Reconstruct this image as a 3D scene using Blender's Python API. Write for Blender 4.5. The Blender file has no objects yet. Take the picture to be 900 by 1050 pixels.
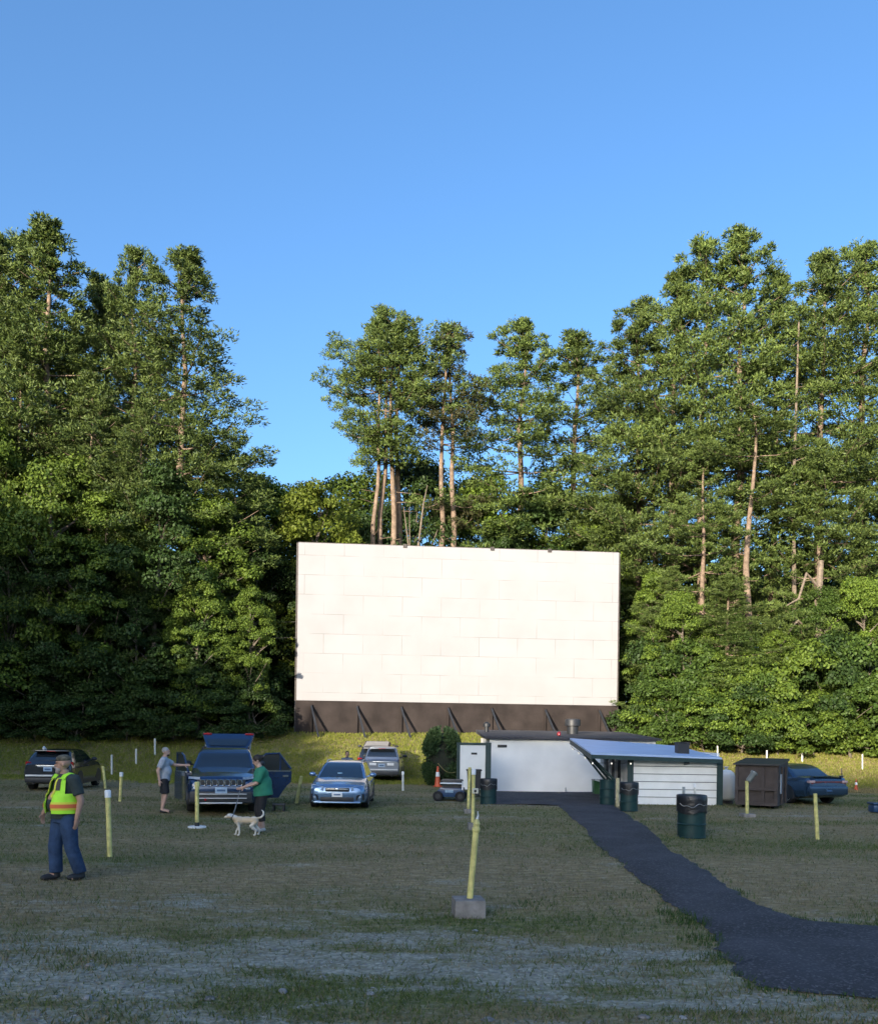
import bpy, bmesh, math, random
import numpy as np
from mathutils import Vector, Matrix, Euler

# ------------------------------------------------------------------ camera, sky, sun, exposure
S = bpy.context.scene
COL = S.collection
R = math.radians
CAM_Z = 2.2
ROLL = 0.8
cam_d = bpy.data.cameras.new("camera")
cam = bpy.data.objects.new("camera", cam_d)
COL.objects.link(cam)
cam_d.sensor_fit = 'HORIZONTAL'
cam_d.sensor_width = 36.0
cam_d.lens = 36.0
cam_d.shift_y = 230.0 / 900.0
cam_d.clip_start = 0.1
cam_d.clip_end = 3000
cam.matrix_world = Matrix.Translation((0, 0, CAM_Z)) @ Matrix.Rotation(R(90), 4, 'X') @ Matrix.Rotation(R(ROLL), 4, 'Z')
S.camera = cam

SUN_EL = 12.0
SUN_AZ = 25.0          # degrees from straight behind the camera towards the left
sdir = Vector((-math.sin(R(SUN_AZ)) * math.cos(R(SUN_EL)), -math.cos(R(SUN_AZ)) * math.cos(R(SUN_EL)), math.sin(R(SUN_EL))))
w = bpy.data.worlds.new("World")
S.world = w
w.use_nodes = True
nt = w.node_tree
for n in list(nt.nodes):
    nt.nodes.remove(n)
sky = nt.nodes.new('ShaderNodeTexSky')
sky.sky_type = 'NISHITA'
sky.sun_disc = False
sky.sun_elevation = R(SUN_EL)
sky.sun_rotation = math.atan2(sdir.x, sdir.y)
sky.air_density = 1.0
sky.dust_density = 3.5
sky.ozone_density = 4.0
sky.altitude = 100
hs = nt.nodes.new('ShaderNodeHueSaturation')
hs.inputs['Saturation'].default_value = 1.06
hs.inputs['Hue'].default_value = 0.5
bg = nt.nodes.new('ShaderNodeBackground')
bg.inputs['Strength'].default_value = 0.15
wo = nt.nodes.new('ShaderNodeOutputWorld')
nt.links.new(sky.outputs[0], hs.inputs['Color'])
nt.links.new(hs.outputs[0], bg.inputs[0])
nt.links.new(bg.outputs[0], wo.inputs[0])

sl = bpy.data.lights.new("sun", 'SUN')
sl.energy = 3.7
sl.angle = R(0.5)
sl.color = (1.0, 0.89, 0.73)
sun = bpy.data.objects.new("sun", sl)
COL.objects.link(sun)
sun.rotation_euler = sdir.to_track_quat('Z', 'Y').to_euler()
sun.location = (0, 0, 60)

S.view_settings.view_transform = 'Standard'
S.view_settings.look = 'None'
S.view_settings.exposure = 1.42
S.view_settings.gamma = 1.0
S.view_settings.use_curve_mapping = False
S.render.engine = 'CYCLES'
S.cycles.max_bounces = 6
S.cycles.diffuse_bounces = 3
S.cycles.glossy_bounces = 3
S.cycles.transmission_bounces = 3
S.cycles.use_denoising = True

# ------------------------------------------------------------------ helpers: noise, terrain, pixels to ground
def _hash(ix, iy, seed):
    h = (ix.astype(np.int64) * 374761393 + iy.astype(np.int64) * 668265263 + seed * 982451653) & 0xffffffff
    h = ((h ^ (h >> 13)) * 1274126177) & 0xffffffff
    h = (h ^ (h >> 16)) & 0xffff
    return h / 65535.0

def vnoise(x, y, seed=0):
    x = np.asarray(x, float); y = np.asarray(y, float)
    ix = np.floor(x); iy = np.floor(y)
    fx = x - ix; fy = y - iy
    fx = fx * fx * (3 - 2 * fx); fy = fy * fy * (3 - 2 * fy)
    a = _hash(ix, iy, seed); b = _hash(ix + 1, iy, seed)
    c = _hash(ix, iy + 1, seed); d = _hash(ix + 1, iy + 1, seed)
    return (a * (1 - fx) + b * fx) * (1 - fy) + (c * (1 - fx) + d * fx) * fy

def fbm(x, y, seed=0, oct=4):
    s = 0; a = 0.5; t = 0
    for k in range(oct):
        s = s + a * vnoise(x * 2 ** k + 13.7 * k, y * 2 ** k - 7.1 * k, seed + k); t += a; a *= 0.5
    return s / t

def sstep(a, b, v):
    t = np.clip((np.asarray(v, float) - a) / (b - a), 0, 1)
    return t * t * (3 - 2 * t)

def ground(x, y):
    x = np.asarray(x, float); y = np.asarray(y, float)
    z = 0.15 - 0.005 * np.clip(y, 0, 42)
    z = z + 2.5 * sstep(43, 57.5, y)
    z = z + 26 * sstep(75, 150, -y)  # unseen hill added behind the camera to raise the shade-casting wood
    hump = np.sin((y + 0.9 * (vnoise(x * 0.12, y * 0.05, 5) - .5) * 4) * 2 * math.pi / 6.4)
    z = z + 0.05 * hump * sstep(11, 16, y) * (1 - sstep(36, 42, y)) * (0.4 + 0.6 * vnoise(x * 0.08, y * 0.02, 9))
    z = z + 0.10 * (vnoise(x * 0.22, y * 0.22, 3) - .5)
    z = z + 0.03 * (vnoise(x * 1.1, y * 1.1, 4) - .5)
    z = z + 0.35 * (vnoise(x * 0.06, y * 0.1, 8) - .5) * sstep(42, 52, y)
    return z

def gz(x, y):
    return float(ground(x, y))

_c, _s = math.cos(R(ROLL)), math.sin(R(ROLL))
def ray(px, py):
    u = (px - 450) / 900.0; v = (755 - py) / 900.0
    return u * _c - v * _s, u * _s + v * _c

def at(px, py, d):                       # the point at distance d seen at this place of the photograph
    X, Z = ray(px, py)
    return Vector((X * d, d, CAM_Z + Z * d))

def G(px, py):                           # the point of the ground seen at this place of the photograph
    X, Z = ray(px, py)
    d = 4.0
    while d < 90:
        if CAM_Z + Z * d <= gz(X * d, d):
            break
        d += 0.05
    return Vector((X * d, d, gz(X * d, d)))

# ------------------------------------------------------------------ helpers: materials
def mat(name, col, rough=0.6, metal=0.0, var=0.15, scale=6.0, bump=0.0, bscale=None, spec=0.5, coat=0.0, emit=None):
    m = bpy.data.materials.new(name); m.use_nodes = True
    t = m.node_tree; p = t.nodes['Principled BSDF']
    p.inputs['Roughness'].default_value = rough
    p.inputs['Metallic'].default_value = metal
    p.inputs['Specular IOR Level'].default_value = spec
    p.inputs['Coat Weight'].default_value = coat
    p.inputs['Coat Roughness'].default_value = 0.05
    tc = t.nodes.new('ShaderNodeTexCoord')
    nz = t.nodes.new('ShaderNodeTexNoise'); nz.inputs['Scale'].default_value = scale; nz.inputs['Detail'].default_value = 6
    t.links.new(tc.outputs['Object'], nz.inputs['Vector'])
    r = t.nodes.new('ShaderNodeValToRGB')
    r.color_ramp.elements[0].position = 0.3; r.color_ramp.elements[1].position = 0.7
    r.color_ramp.elements[0].color = (*[c * (1 - var) for c in col], 1)
    r.color_ramp.elements[1].color = (*[min(1, c * (1 + var)) for c in col], 1)
    t.links.new(nz.outputs['Fac'], r.inputs['Fac'])
    t.links.new(r.outputs[0], p.inputs['Base Color'])
    if bump > 0:
        n2 = t.nodes.new('ShaderNodeTexNoise'); n2.inputs['Scale'].default_value = bscale or scale * 5; n2.inputs['Detail'].default_value = 5
        t.links.new(tc.outputs['Object'], n2.inputs['Vector'])
        b = t.nodes.new('ShaderNodeBump'); b.inputs['Strength'].default_value = bump; b.inputs['Distance'].default_value = 0.02
        t.links.new(n2.outputs['Fac'], b.inputs['Height']); t.links.new(b.outputs[0], p.inputs['Normal'])
    if emit:
        p.inputs['Emission Color'].default_value = (*emit[0], 1); p.inputs['Emission Strength'].default_value = emit[1]
    return m

def leafmat(name, cols, trans=0.25, rough=0.55, objvar=0.12):
    """leaf colours differ from leaf to leaf (per island) and a little from plant to plant"""
    m = bpy.data.materials.new(name); m.use_nodes = True
    t = m.node_tree; p = t.nodes['Principled BSDF']; out = t.nodes['Material Output']
    g = t.nodes.new('ShaderNodeNewGeometry')
    r = t.nodes.new('ShaderNodeValToRGB')
    e = r.color_ramp.elements
    for i, c in enumerate(cols):
        pos = i / (len(cols) - 1)
        el = e[0] if i == 0 else (e[1] if i == len(cols) - 1 else e.new(pos))
        el.position = pos
    e = sorted(r.color_ramp.elements, key=lambda q: q.position)
    for el, c in zip(e, cols):
        el.color = (*c, 1)
    t.links.new(g.outputs['Random Per Island'], r.inputs['Fac'])
    oi = t.nodes.new('ShaderNodeObjectInfo')
    mr = t.nodes.new('ShaderNodeMapRange')
    mr.inputs['To Min'].default_value = 1 - objvar; mr.inputs['To Max'].default_value = 1 + objvar
    t.links.new(oi.outputs['Random'], mr.inputs['Value'])
    hv = t.nodes.new('ShaderNodeHueSaturation')
    t.links.new(mr.outputs[0], hv.inputs['Value']); t.links.new(r.outputs[0], hv.inputs['Color'])
    t.links.new(hv.outputs[0], p.inputs['Base Color'])
    p.inputs['Roughness'].default_value = rough; p.inputs['Specular IOR Level'].default_value = 0.25
    tr = t.nodes.new('ShaderNodeBsdfTranslucent'); t.links.new(hv.outputs[0], tr.inputs['Color'])
    mx = t.nodes.new('ShaderNodeMixShader'); mx.inputs[0].default_value = trans
    t.links.new(p.outputs[0], mx.inputs[1]); t.links.new(tr.outputs[0], mx.inputs[2]); t.links.new(mx.outputs[0], out.inputs['Surface'])
    return m

# ------------------------------------------------------------------ helpers: objects
def tag(o, label=None, cat=None, group=None, kind=None):
    if label: o['label'] = label
    if cat: o['category'] = cat
    if group: o['group'] = group
    if kind: o['kind'] = kind
    return o

def empty(name, loc, rz=0.0, label=None, cat=None, group=None):
    o = bpy.data.objects.new(name, None); COL.objects.link(o)
    o.empty_display_size = 0.2
    o.location = loc; o.rotation_euler = (0, 0, rz)
    return tag(o, label, cat, group)

def link(name, me, m=None, parent=None):
    o = bpy.data.objects.new(name, me); COL.objects.link(o)
    if m is not None:
        me.materials.clear(); me.materials.append(m)
    if parent is not None: o.parent = parent
    return o

def arrmesh(name, V, F):
    """a mesh from arrays: V (n,3), F (k,3) or (k,4)"""
    V = np.asarray(V, np.float32); F = np.asarray(F, np.int32)
    me = bpy.data.meshes.new(name)
    k = F.shape[1]
    me.vertices.add(len(V)); me.vertices.foreach_set('co', V.ravel())
    me.loops.add(F.size); me.loops.foreach_set('vertex_index', F.ravel())
    me.polygons.add(len(F))
    me.polygons.foreach_set('loop_start', np.arange(0, F.size, k, dtype=np.int32))
    me.polygons.foreach_set('loop_total', np.full(len(F), k, np.int32))
    me.update(calc_edges=True)
    return me

def smooth(me, ang=35):
    me.polygons.foreach_set('use_smooth', np.ones(len(me.polygons), dtype=bool))
    try:
        me.set_sharp_from_angle(angle=R(ang))
    except Exception:
        pass
    return me

class MB:
    """collects closed shapes and links them as ONE mesh object"""
    def __init__(s): s.v = []; s.f = []
    def add(s, vs, fs):
        n = len(s.v); s.v += [tuple(p) for p in vs]; s.f += [tuple(n + i for i in f) for f in fs]; return s
    def box(s, x0, x1, y0, y1, z0, z1, M=None, bev=0.0):
        if bev > 0:
            b = bmesh.new(); bmesh.ops.create_cube(b, size=1)
            for v in b.verts:
                v.co = Vector(((x0 + x1) / 2 + v.co.x * (x1 - x0), (y0 + y1) / 2 + v.co.y * (y1 - y0), (z0 + z1) / 2 + v.co.z * (z1 - z0)))
            bmesh.ops.bevel(b, geom=b.edges[:], offset=bev, segments=2, affect='EDGES', profile=0.6)
            b.verts.ensure_lookup_table(); b.verts.index_update()
            vs = [v.co.copy() for v in b.verts]; fs = [[v.index for v in f.verts] for f in b.faces]; b.free()
        else:
            vs = [Vector(p) for p in ((x0, y0, z0), (x1, y0, z0), (x1, y1, z0), (x0, y1, z0), (x0, y0, z1), (x1, y0, z1), (x1, y1, z1), (x0, y1, z1))]
            fs = [(3, 2, 1, 0), (4, 5, 6, 7), (0, 1, 5, 4), (1, 2, 6, 5), (2, 3, 7, 6), (3, 0, 4, 7)]
        if M is not None: vs = [M @ v for v in vs]
        return s.add(vs, fs)
    def hexa(s, p):                       # eight corners: bottom ring then top ring
        return s.add([Vector(q) for q in p], [(3, 2, 1, 0), (4, 5, 6, 7), (0, 1, 5, 4), (1, 2, 6, 5), (2, 3, 7, 6), (3, 0, 4, 7)])
    def tube(s, pts, rad, n=8, sq=1.0):
        pts = [Vector(p) for p in pts]
        if not hasattr(rad, '__len__'): rad = [rad] * len(pts)
        vs = []; fs = []
        up = None
        for i, p in enumerate(pts):
            d = (pts[min(i + 1, len(pts) - 1)] - pts[max(i - 1, 0)]).normalized()
            if up is None:
                up = d.orthogonal().normalized()
            up = (up - d * up.dot(d)); up = up.normalized() if up.length > 1e-6 else d.orthogonal().normalized()
            sd = d.cross(up)
            for k in range(n):
                a = 2 * math.pi * k / n
                vs.append(p + up * math.cos(a) * rad[i] + sd * math.sin(a) * rad[i] * sq)
        for i in range(len(pts) - 1):
            for k in range(n):
                fs.append((i * n + k, i * n + (k + 1) % n, (i + 1) * n + (k + 1) % n, (i + 1) * n + k))
        fs.append(tuple(range(n - 1, -1, -1))); fs.append(tuple((len(pts) - 1) * n + k for k in range(n)))
        return s.add(vs, fs)
    def lathe(s, prof, n=24, M=None):     # prof: (r, z) from bottom to top, closed with caps
        vs = []; fs = []
        for r, z in prof:
            for k in range(n):
                a = 2 * math.pi * k / n
                vs.append(Vector((r * math.cos(a), r * math.sin(a), z)))
        for i in range(len(prof) - 1):
            for k in range(n):
                fs.append((i * n + k, i * n + (k + 1) % n, (i + 1) * n + (k + 1) % n, (i + 1) * n + k))
        fs.append(tuple(range(n - 1, -1, -1))); fs.append(tuple((len(prof) - 1) * n + k for k in range(n)))
        if M is not None: vs = [M @ v for v in vs]
        return s.add(vs, fs)
    def ell(s, c, r, M=None, u=16, v=10):
        vs = []; fs = []
        c = Vector(c)
        for j in range(1, v):
            ph = math.pi * j / v
            for i in range(u):
                th = 2 * math.pi * i / u
                q = Vector((r[0] * math.sin(ph) * math.cos(th), r[1] * math.sin(ph) * math.sin(th), -r[2] * math.cos(ph)))
                vs.append(c + (M @ q if M is not None else q))
        b = Vector((0, 0, -r[2])); t = Vector((0, 0, r[2]))
        vs.append(c + (M @ b if M is not None else b)); vs.append(c + (M @ t if M is not None else t))
        for j in range(v - 2):
            for i in range(u):
                fs.append((j * u + i, j * u + (i + 1) % u, (j + 1) * u + (i + 1) % u, (j + 1) * u + i))
        nb = (v - 1) * u
        for i in range(u):
            fs.append((nb, (i + 1) % u, i)); fs.append((nb + 1, (v - 2) * u + i, (v - 2) * u + (i + 1) % u))
        return s.add(vs, fs)
    def cone(s, p0, r0, p1, r1, n=14, sq=1.0, ax=None):      # tapered limb with flat ends; sq flattens it across ax
        p0 = Vector(p0); p1 = Vector(p1); d = (p1 - p0).normalized()
        a = Vector(ax) if ax is not None else d.orthogonal()
        a = (a - d * a.dot(d)).normalized(); b = d.cross(a)
        vs = []
        for p, r in ((p0, r0), (p1, r1)):
            for k in range(n):
                t = 2 * math.pi * k / n
                vs.append(p + a * r * math.cos(t) + b * r * sq * math.sin(t))
        fs = [(k, (k + 1) % n, n + (k + 1) % n, n + k) for k in range(n)]
        fs += [tuple(range(n - 1, -1, -1)), tuple(range(n, 2 * n))]
        return s.add(vs, fs)
    def prism(s, poly, y0, y1, M=None):    # polygon in x,z pushed along y
        n = len(poly)
        vs = [Vector((x, y0, z)) for x, z in poly] + [Vector((x, y1, z)) for x, z in poly]
        fs = [(k, (k + 1) % n, n + (k + 1) % n, n + k) for k in range(n)] + [tuple(range(n - 1, -1, -1)), tuple(range(n, 2 * n))]
        if M is not None: vs = [M @ v for v in vs]
        return s.add(vs, fs)
    def mesh(s, name, sm=None):
        me = bpy.data.meshes.new(name)
        me.from_pydata(s.v, [], s.f)
        b = bmesh.new(); b.from_mesh(me); bmesh.ops.recalc_face_normals(b, faces=b.faces[:]); b.to_mesh(me); b.free()
        if sm: smooth(me, sm)
        return me
    def build(s, name, m, parent=None, sm=None):
        return link(name, s.mesh(name, sm), m, parent)

def remeshed(name, mb, voxel=0.01, iters=6):
    """the union of all shapes in mb as one continuous smooth skin"""
    me0 = mb.mesh("temporary"); o = bpy.data.objects.new("temporary", me0); COL.objects.link(o)
    md = o.modifiers.new("r", 'REMESH'); md.mode = 'VOXEL'; md.voxel_size = voxel; md.use_smooth_shade = True
    s2 = o.modifiers.new("s", 'SMOOTH'); s2.factor = 0.5; s2.iterations = iters
    dg = bpy.context.evaluated_depsgraph_get()
    me = bpy.data.meshes.new_from_object(o.evaluated_get(dg))
    me.name = name
    bpy.data.objects.remove(o); bpy.data.meshes.remove(me0)
    me.polygons.foreach_set('use_smooth', np.ones(len(me.polygons), dtype=bool))
    me.materials.clear()
    return me

# ------------------------------------------------------------------ ground
def gravel_amount(x, y):
    n = fbm(x * 0.35, y * 1.5, 21, 5)
    n2 = fbm(x * 1.3, y * 4.5, 31, 4)
    base = 0.47 * (1 - sstep(8.6, 12.2, y)) + 0.08
    base = base - 0.06 * np.exp(-((y - 7.15) / 0.25) ** 2)
    base = base + 0.18 * np.exp(-((y - 24.5) / 0.9) ** 2) + 0.15 * np.exp(-((y - 19.3) / 0.35) ** 2)
    base = base - 0.20 * np.exp(-((y - 9.6) / 0.9) ** 2) * sstep(-0.5, 1.0, x) * (1 - sstep(3.0, 3.6, x))
    base = base + 0.25 * np.exp(-((y - 26.8) / 1.2) ** 2) * sstep(8.5, 10.5, x)
    base = base + 0.30 * np.exp(-((y - 30.5) / 1.8) ** 2) * sstep(-2.3, -0.5, x) * (1 - sstep(1.4, 2.2, x))
    base = base * (1 - sstep(38, 42, y))
    return np.clip((base + (n - .5) * 0.95 + (n2 - .5) * 1.1 - 0.30) * 2.0, 0, 1)

def dry_sunlit_amount(x, y):
    n = fbm(x * 0.18, y * 0.55, 41, 4)
    b = 0.55 * np.exp(-((y - 13.5) / 2.2) ** 2) + 0.35 * np.exp(-((y - 17.2) / 0.8) ** 2) + 0.35 * np.exp(-((y - 21.0) / 1.2) ** 2)
    b = b + 0.30 * sstep(42, 46, y)  # lightens the bank ground, its sunlight put into the colour
    return np.clip(0.50 + b + (n - .5) * 2.0, 0, 1)

ys = np.concatenate([np.arange(-400, -160, 40), np.arange(-160, 4, 6), np.arange(4, 16, .11), np.arange(16, 30, .22), np.arange(30, 62, .45), np.arange(62, 110, 6), np.arange(110, 520, 60)])
xp = np.concatenate([np.arange(0, 15, .2), np.arange(15, 32, .7), np.arange(32, 90, 6), np.arange(90, 460, 60)])
xs = np.concatenate([-xp[:0:-1], xp])
XX, YY = np.meshgrid(xs, ys)
ZZ = ground(XX, YY)
nx, ny = len(xs), len(ys)
V = np.stack([XX.ravel(), YY.ravel(), ZZ.ravel()], 1)
I = np.arange(nx * ny).reshape(ny, nx)
F = np.stack([I[:-1, :-1].ravel(), I[:-1, 1:].ravel(), I[1:, 1:].ravel(), I[1:, :-1].ravel()], 1)
me = arrmesh("ground", V, F)
me.polygons.foreach_set('use_smooth', np.ones(len(me.polygons), dtype=bool))
for nm, fn in (("gravel", gravel_amount), ("dry_sunlit", dry_sunlit_amount)):
    a = me.attributes.new(nm, 'FLOAT', 'POINT'); a.data.foreach_set('value', fn(XX, YY).ravel().astype(np.float32))

def ground_material():
    m = bpy.data.materials.new("field"); m.use_nodes = True
    t = m.node_tree; p = t.nodes['Principled BSDF']; N = t.nodes.new; L = t.links.new
    tc = N('ShaderNodeTexCoord')
    def noise(scale, det=5, stretch=None):
        n = N('ShaderNodeTexNoise'); n.inputs['Scale'].default_value = scale; n.inputs['Detail'].default_value = det
        if stretch:
            mp = N('ShaderNodeMapping'); mp.inputs['Scale'].default_value = stretch; L(tc.outputs['Object'], mp.inputs[0]); L(mp.outputs[0], n.inputs['Vector'])
        else:
            L(tc.outputs['Object'], n.inputs['Vector'])
        return n
    def ramp(src, stops):
        r = N('ShaderNodeValToRGB'); e = r.color_ramp.elements
        while len(e) < len(stops): e.new(0.5)
        for el, (q, c) in zip(e, stops): el.position = q; el.color = (*c, 1) if len(c) == 3 else c
        L(src, r.inputs[0]); return r
    def mix(f, a, b):
        x = N('ShaderNodeMix'); x.data_type = 'RGBA'
        if isinstance(f, float): x.inputs[0].default_value = f
        else: L(f, x.inputs[0])
        L(a, x.inputs[6]); L(b, x.inputs[7]); return x.outputs[2]
    green = ramp(noise(3.5, 6, (1, 2.2, 1)).outputs['Fac'], [(0.3, (.085, .095, .040)), (0.55, (.135, .145, .062)), (0.75, (.19, .19, .09))])
    dry_sunlit = ramp(noise(5, 6, (1, 2.5, 1)).outputs['Fac'], [(0.28, (.155, .12, .08)), (0.55, (.26, .205, .135)), (0.78, (.36, .29, .20))])
    vo = N('ShaderNodeTexVoronoi'); vo.inputs['Scale'].default_value = 26; L(tc.outputs['Object'], vo.inputs['Vector'])
    stone = ramp(vo.outputs['Color'], [(0.1, (.13, .128, .12)), (0.6, (.28, .276, .268)), (0.95, (.48, .475, .465))])
    soil = ramp(noise(2.5, 6).outputs['Fac'], [(0.3, (.16, .155, .14)), (0.7, (.34, .335, .32))])
    grav = mix(0.55, soil.outputs[0], stone.outputs[0])
    at1 = N('ShaderNodeAttribute'); at1.attribute_name = 'gravel'
    at2 = N('ShaderNodeAttribute'); at2.attribute_name = 'dry_sunlit'
    fine = noise(7, 6, (1, 1.6, 1)); fine2 = noise(28, 5, (1, 1.4, 1))
    def soft(a, k):
        av = N('ShaderNodeMath'); av.operation = 'MULTIPLY_ADD'; L(fine2.outputs['Fac'], av.inputs[0]); av.inputs[1].default_value = .8; L(fine.outputs['Fac'], av.inputs[2])
        a2 = N('ShaderNodeMath'); a2.operation = 'MULTIPLY'; L(av.outputs[0], a2.inputs[0]); a2.inputs[1].default_value = 1 / 1.8
        x = N('ShaderNodeMath'); x.operation = 'MULTIPLY_ADD'; L(a2.outputs[0], x.inputs[0]); x.inputs[1].default_value = k
        L(a.outputs['Fac'], x.inputs[2])
        y = N('ShaderNodeMath'); y.operation = 'SUBTRACT'; L(x.outputs[0], y.inputs[0]); y.inputs[1].default_value = k / 2; y.use_clamp = True
        return y.outputs[0]
    c = mix(soft(at2, 2.4), green.outputs[0], dry_sunlit.outputs[0])
    c = mix(soft(at1, 3.2), c, grav)
    wm = N('ShaderNodeMix'); wm.data_type = 'RGBA'; wm.blend_type = 'MULTIPLY'; wm.inputs[0].default_value = 1; L(c, wm.inputs[6]); wm.inputs[7].default_value = (1.14, 1.11, .92, 1)
    L(wm.outputs[2], p.inputs['Base Color']); p.inputs['Roughness'].default_value = 0.95; p.inputs['Specular IOR Level'].default_value = 0.1
    b = N('ShaderNodeBump'); b.inputs['Strength'].default_value = 0.9; b.inputs['Distance'].default_value = 0.04
    bn = noise(22, 8); L(bn.outputs['Fac'], b.inputs['Height']); L(b.outputs[0], p.inputs['Normal'])
    return m
tag(link("ground", me, ground_material()), "worn field of patchy grass and pale gravel rising towards the screen", kind='structure')

# asphalt path
stations = [((498, 810.5), (622, 809)), ((498, 825), (628, 826)), ((572, 827.5), (642, 835)), ((600, 850), (664, 849)), ((627, 880), (702, 880)),
            ((660, 906), (740, 906)), ((690, 930), (788, 934)), ((726, 956), (832, 946)), ((744, 985), (905, 951)),
            ((778, 1014), (965, 958)), ((905, 1027), (1060, 985)), ((1060, 1046), (1180, 1005))]
Lp = np.array([G(*a)[:2] for a, b in stations]); Rp = np.array([G(*b)[:2] for a, b in stations])
def resample(P, n):
    t = np.linspace(0, len(P) - 1, n); i = np.minimum(t.astype(int), len(P) - 2); f = (t - i)[:, None]
    Pm = np.vstack([2 * P[0] - P[1], P, 2 * P[-1] - P[-2]])
    p0, p1, p2, p3 = Pm[i], Pm[i + 1], Pm[i + 2], Pm[i + 3]
    h = 0.5 * ((2 * p1) + (-p0 + p2) * f + (2 * p0 - 5 * p1 + 4 * p2 - p3) * f ** 2 + (-p0 + 3 * p1 - 3 * p2 + p3) * f ** 3)
    return 0.5 * h + 0.5 * (p1 + (p2 - p1) * f)
NS, NC = 360, 26
PL, PR = resample(Lp, NS), resample(Rp, NS)
k = np.arange(NS)
PL = PL + np.stack([(fbm(k * .2, k * 0, 51, 4) - .5) * 0.18, (fbm(k * .2, k * 0, 52, 4) - .5) * .1], 1)
PR = PR + np.stack([(fbm(k * .2, k * 0, 53, 4) - .5) * 0.18, (fbm(k * .2, k * 0, 54, 4) - .5) * .1], 1)
tt = np.linspace(0, 1, NC)[None, :, None]
P2 = PL[:, None] * (1 - tt) + PR[:, None] * tt
px_, py_ = P2[..., 0], P2[..., 1]
edge = np.minimum(tt[..., 0], 1 - tt[..., 0]) * np.ones((NS, 1))
pz_ = ground(px_, py_) + 0.012 + 0.03 * sstep(0, 0.12, edge)
I = np.arange(NS * NC).reshape(NS, NC)
F = np.stack([I[:-1, :-1].ravel(), I[:-1, 1:].ravel(), I[1:, 1:].ravel(), I[1:, :-1].ravel()], 1)
me = arrmesh("path", np.stack([px_.ravel(), py_.ravel(), pz_.ravel()], 1), F)
me.polygons.foreach_set('use_smooth', np.ones(len(me.polygons), dtype=bool))
def asphalt():
    m = mat("asphalt", (.055, .055, .062), rough=0.9, var=0.3, scale=1.2, bump=0.8, bscale=60, spec=0.2)
    t = m.node_tree; p = t.nodes['Principled BSDF']
    src = p.inputs['Base Color'].links[0].from_socket
    vo = t.nodes.new('ShaderNodeTexVoronoi'); vo.inputs['Scale'].default_value = 45
    tc = t.nodes.new('ShaderNodeTexCoord'); t.links.new(tc.outputs['Object'], vo.inputs['Vector'])
    r = t.nodes.new('ShaderNodeValToRGB'); e = r.color_ramp.elements
    e[0].position = .62; e[0].color = (0, 0, 0, 1); e[1].position = .95; e[1].color = (1, 1, 1, 1)
    t.links.new(vo.outputs['Color'], r.inputs[0])
    x = t.nodes.new('ShaderNodeMix'); x.data_type = 'RGBA'
    t.links.new(r.outputs[0], x.inputs[0]); t.links.new(src, x.inputs[6]); x.inputs[7].default_value = (.13, .13, .135, 1)
    t.links.new(x.outputs[2], p.inputs['Base Color'])
    return m
tag(link("path", me, asphalt()), "dark asphalt path winding past the steel barrels to the low buildings", kind='structure')

# where the path lies, so that no grass grows on it
PATHPTS = np.concatenate([PL, PR[::-1]])
def on_path(x, y):
    inside = np.zeros(len(x), bool)
    px, py = PATHPTS[::4, 0], PATHPTS[::4, 1]
    j = len(px) - 1
    for i in range(len(px)):
        c = ((py[i] > y) != (py[j] > y)) & (x < (px[j] - px[i]) * (y - py[i]) / (py[j] - py[i] + 1e-12) + px[i])
        inside ^= c; j = i
    return inside

# grass blades
rng = np.random.default_rng(7)
def blades(n, y0, y1, hmin, hmax, wid, dens, xs_=None):
    y = y0 * (y1 / y0) ** rng.random(n)
    x = (rng.random(n) * 2 - 1) * (y * 0.54 + 0.6)
    keep = rng.random(n) < dens(x, y)
    x, y = x[keep], y[keep]
    keep = ~on_path(x, y); x, y = x[keep], y[keep]
    n = len(x); z = ground(x, y) - 0.005
    a = rng.random(n) * 6.283; h = (hmin + (hmax - hmin) * rng.random(n) ** 1.8)
    h = h * (0.55 + 0.9 * fbm(x * 1.3, y * 1.3, 61, 3))
    wv = wid * (0.7 + 0.6 * rng.random(n)) * np.maximum(1, y / 12)
    dx, dy = np.cos(a) * wv, np.sin(a) * wv
    le = rng.random(n) * 6.283; lean = h * (0.2 + 0.9 * rng.random(n))
    V = np.empty((n, 3, 3))
    V[:, 0] = np.stack([x - dx, y - dy, z], 1); V[:, 1] = np.stack([x + dx, y + dy, z], 1)
    V[:, 2] = np.stack([x + np.cos(le) * lean, y + np.sin(le) * lean, z + h], 1)
    return V.reshape(-1, 3)
def d_green(x, y):
    return np.clip((1 - gravel_amount(x, y)) * (1.15 - dry_sunlit_amount(x, y)) - 0.02, 0.10, 1) * (0.30 + 0.8 * fbm(x * .8, y * 1.6, 71, 3))
def d_dry(x, y):
    return np.clip((1 - 0.75 * gravel_amount(x, y)) * (0.15 + dry_sunlit_amount(x, y)), 0, 1) * 0.8
def d_slope(x, y):
    return (.35 + .65 * fbm(x * .5, y * .9, 73, 3)) * sstep(.35, .80, (y - 37) / 9 + 1.3 * (fbm(x * .25, y * .5, 74, 4) - .5))
GREEN = leafmat("green_grass", [(.07, .095, .026), (.125, .16, .042), (.20, .215, .068)], trans=0.35, objvar=0)
DRY = leafmat("dry_grass", [(.16, .13, .075), (.26, .215, .125), (.35, .30, .18)], trans=0.2, objvar=0)
Vg = blades(260000, 5.6, 38, .02, .075, .006, d_green)
me = arrmesh("grass", Vg, np.arange(len(Vg)).reshape(-1, 3))
tag(link("grass", me, GREEN), "short green grass growing in patches over the field", "grass", kind='stuff')
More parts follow.
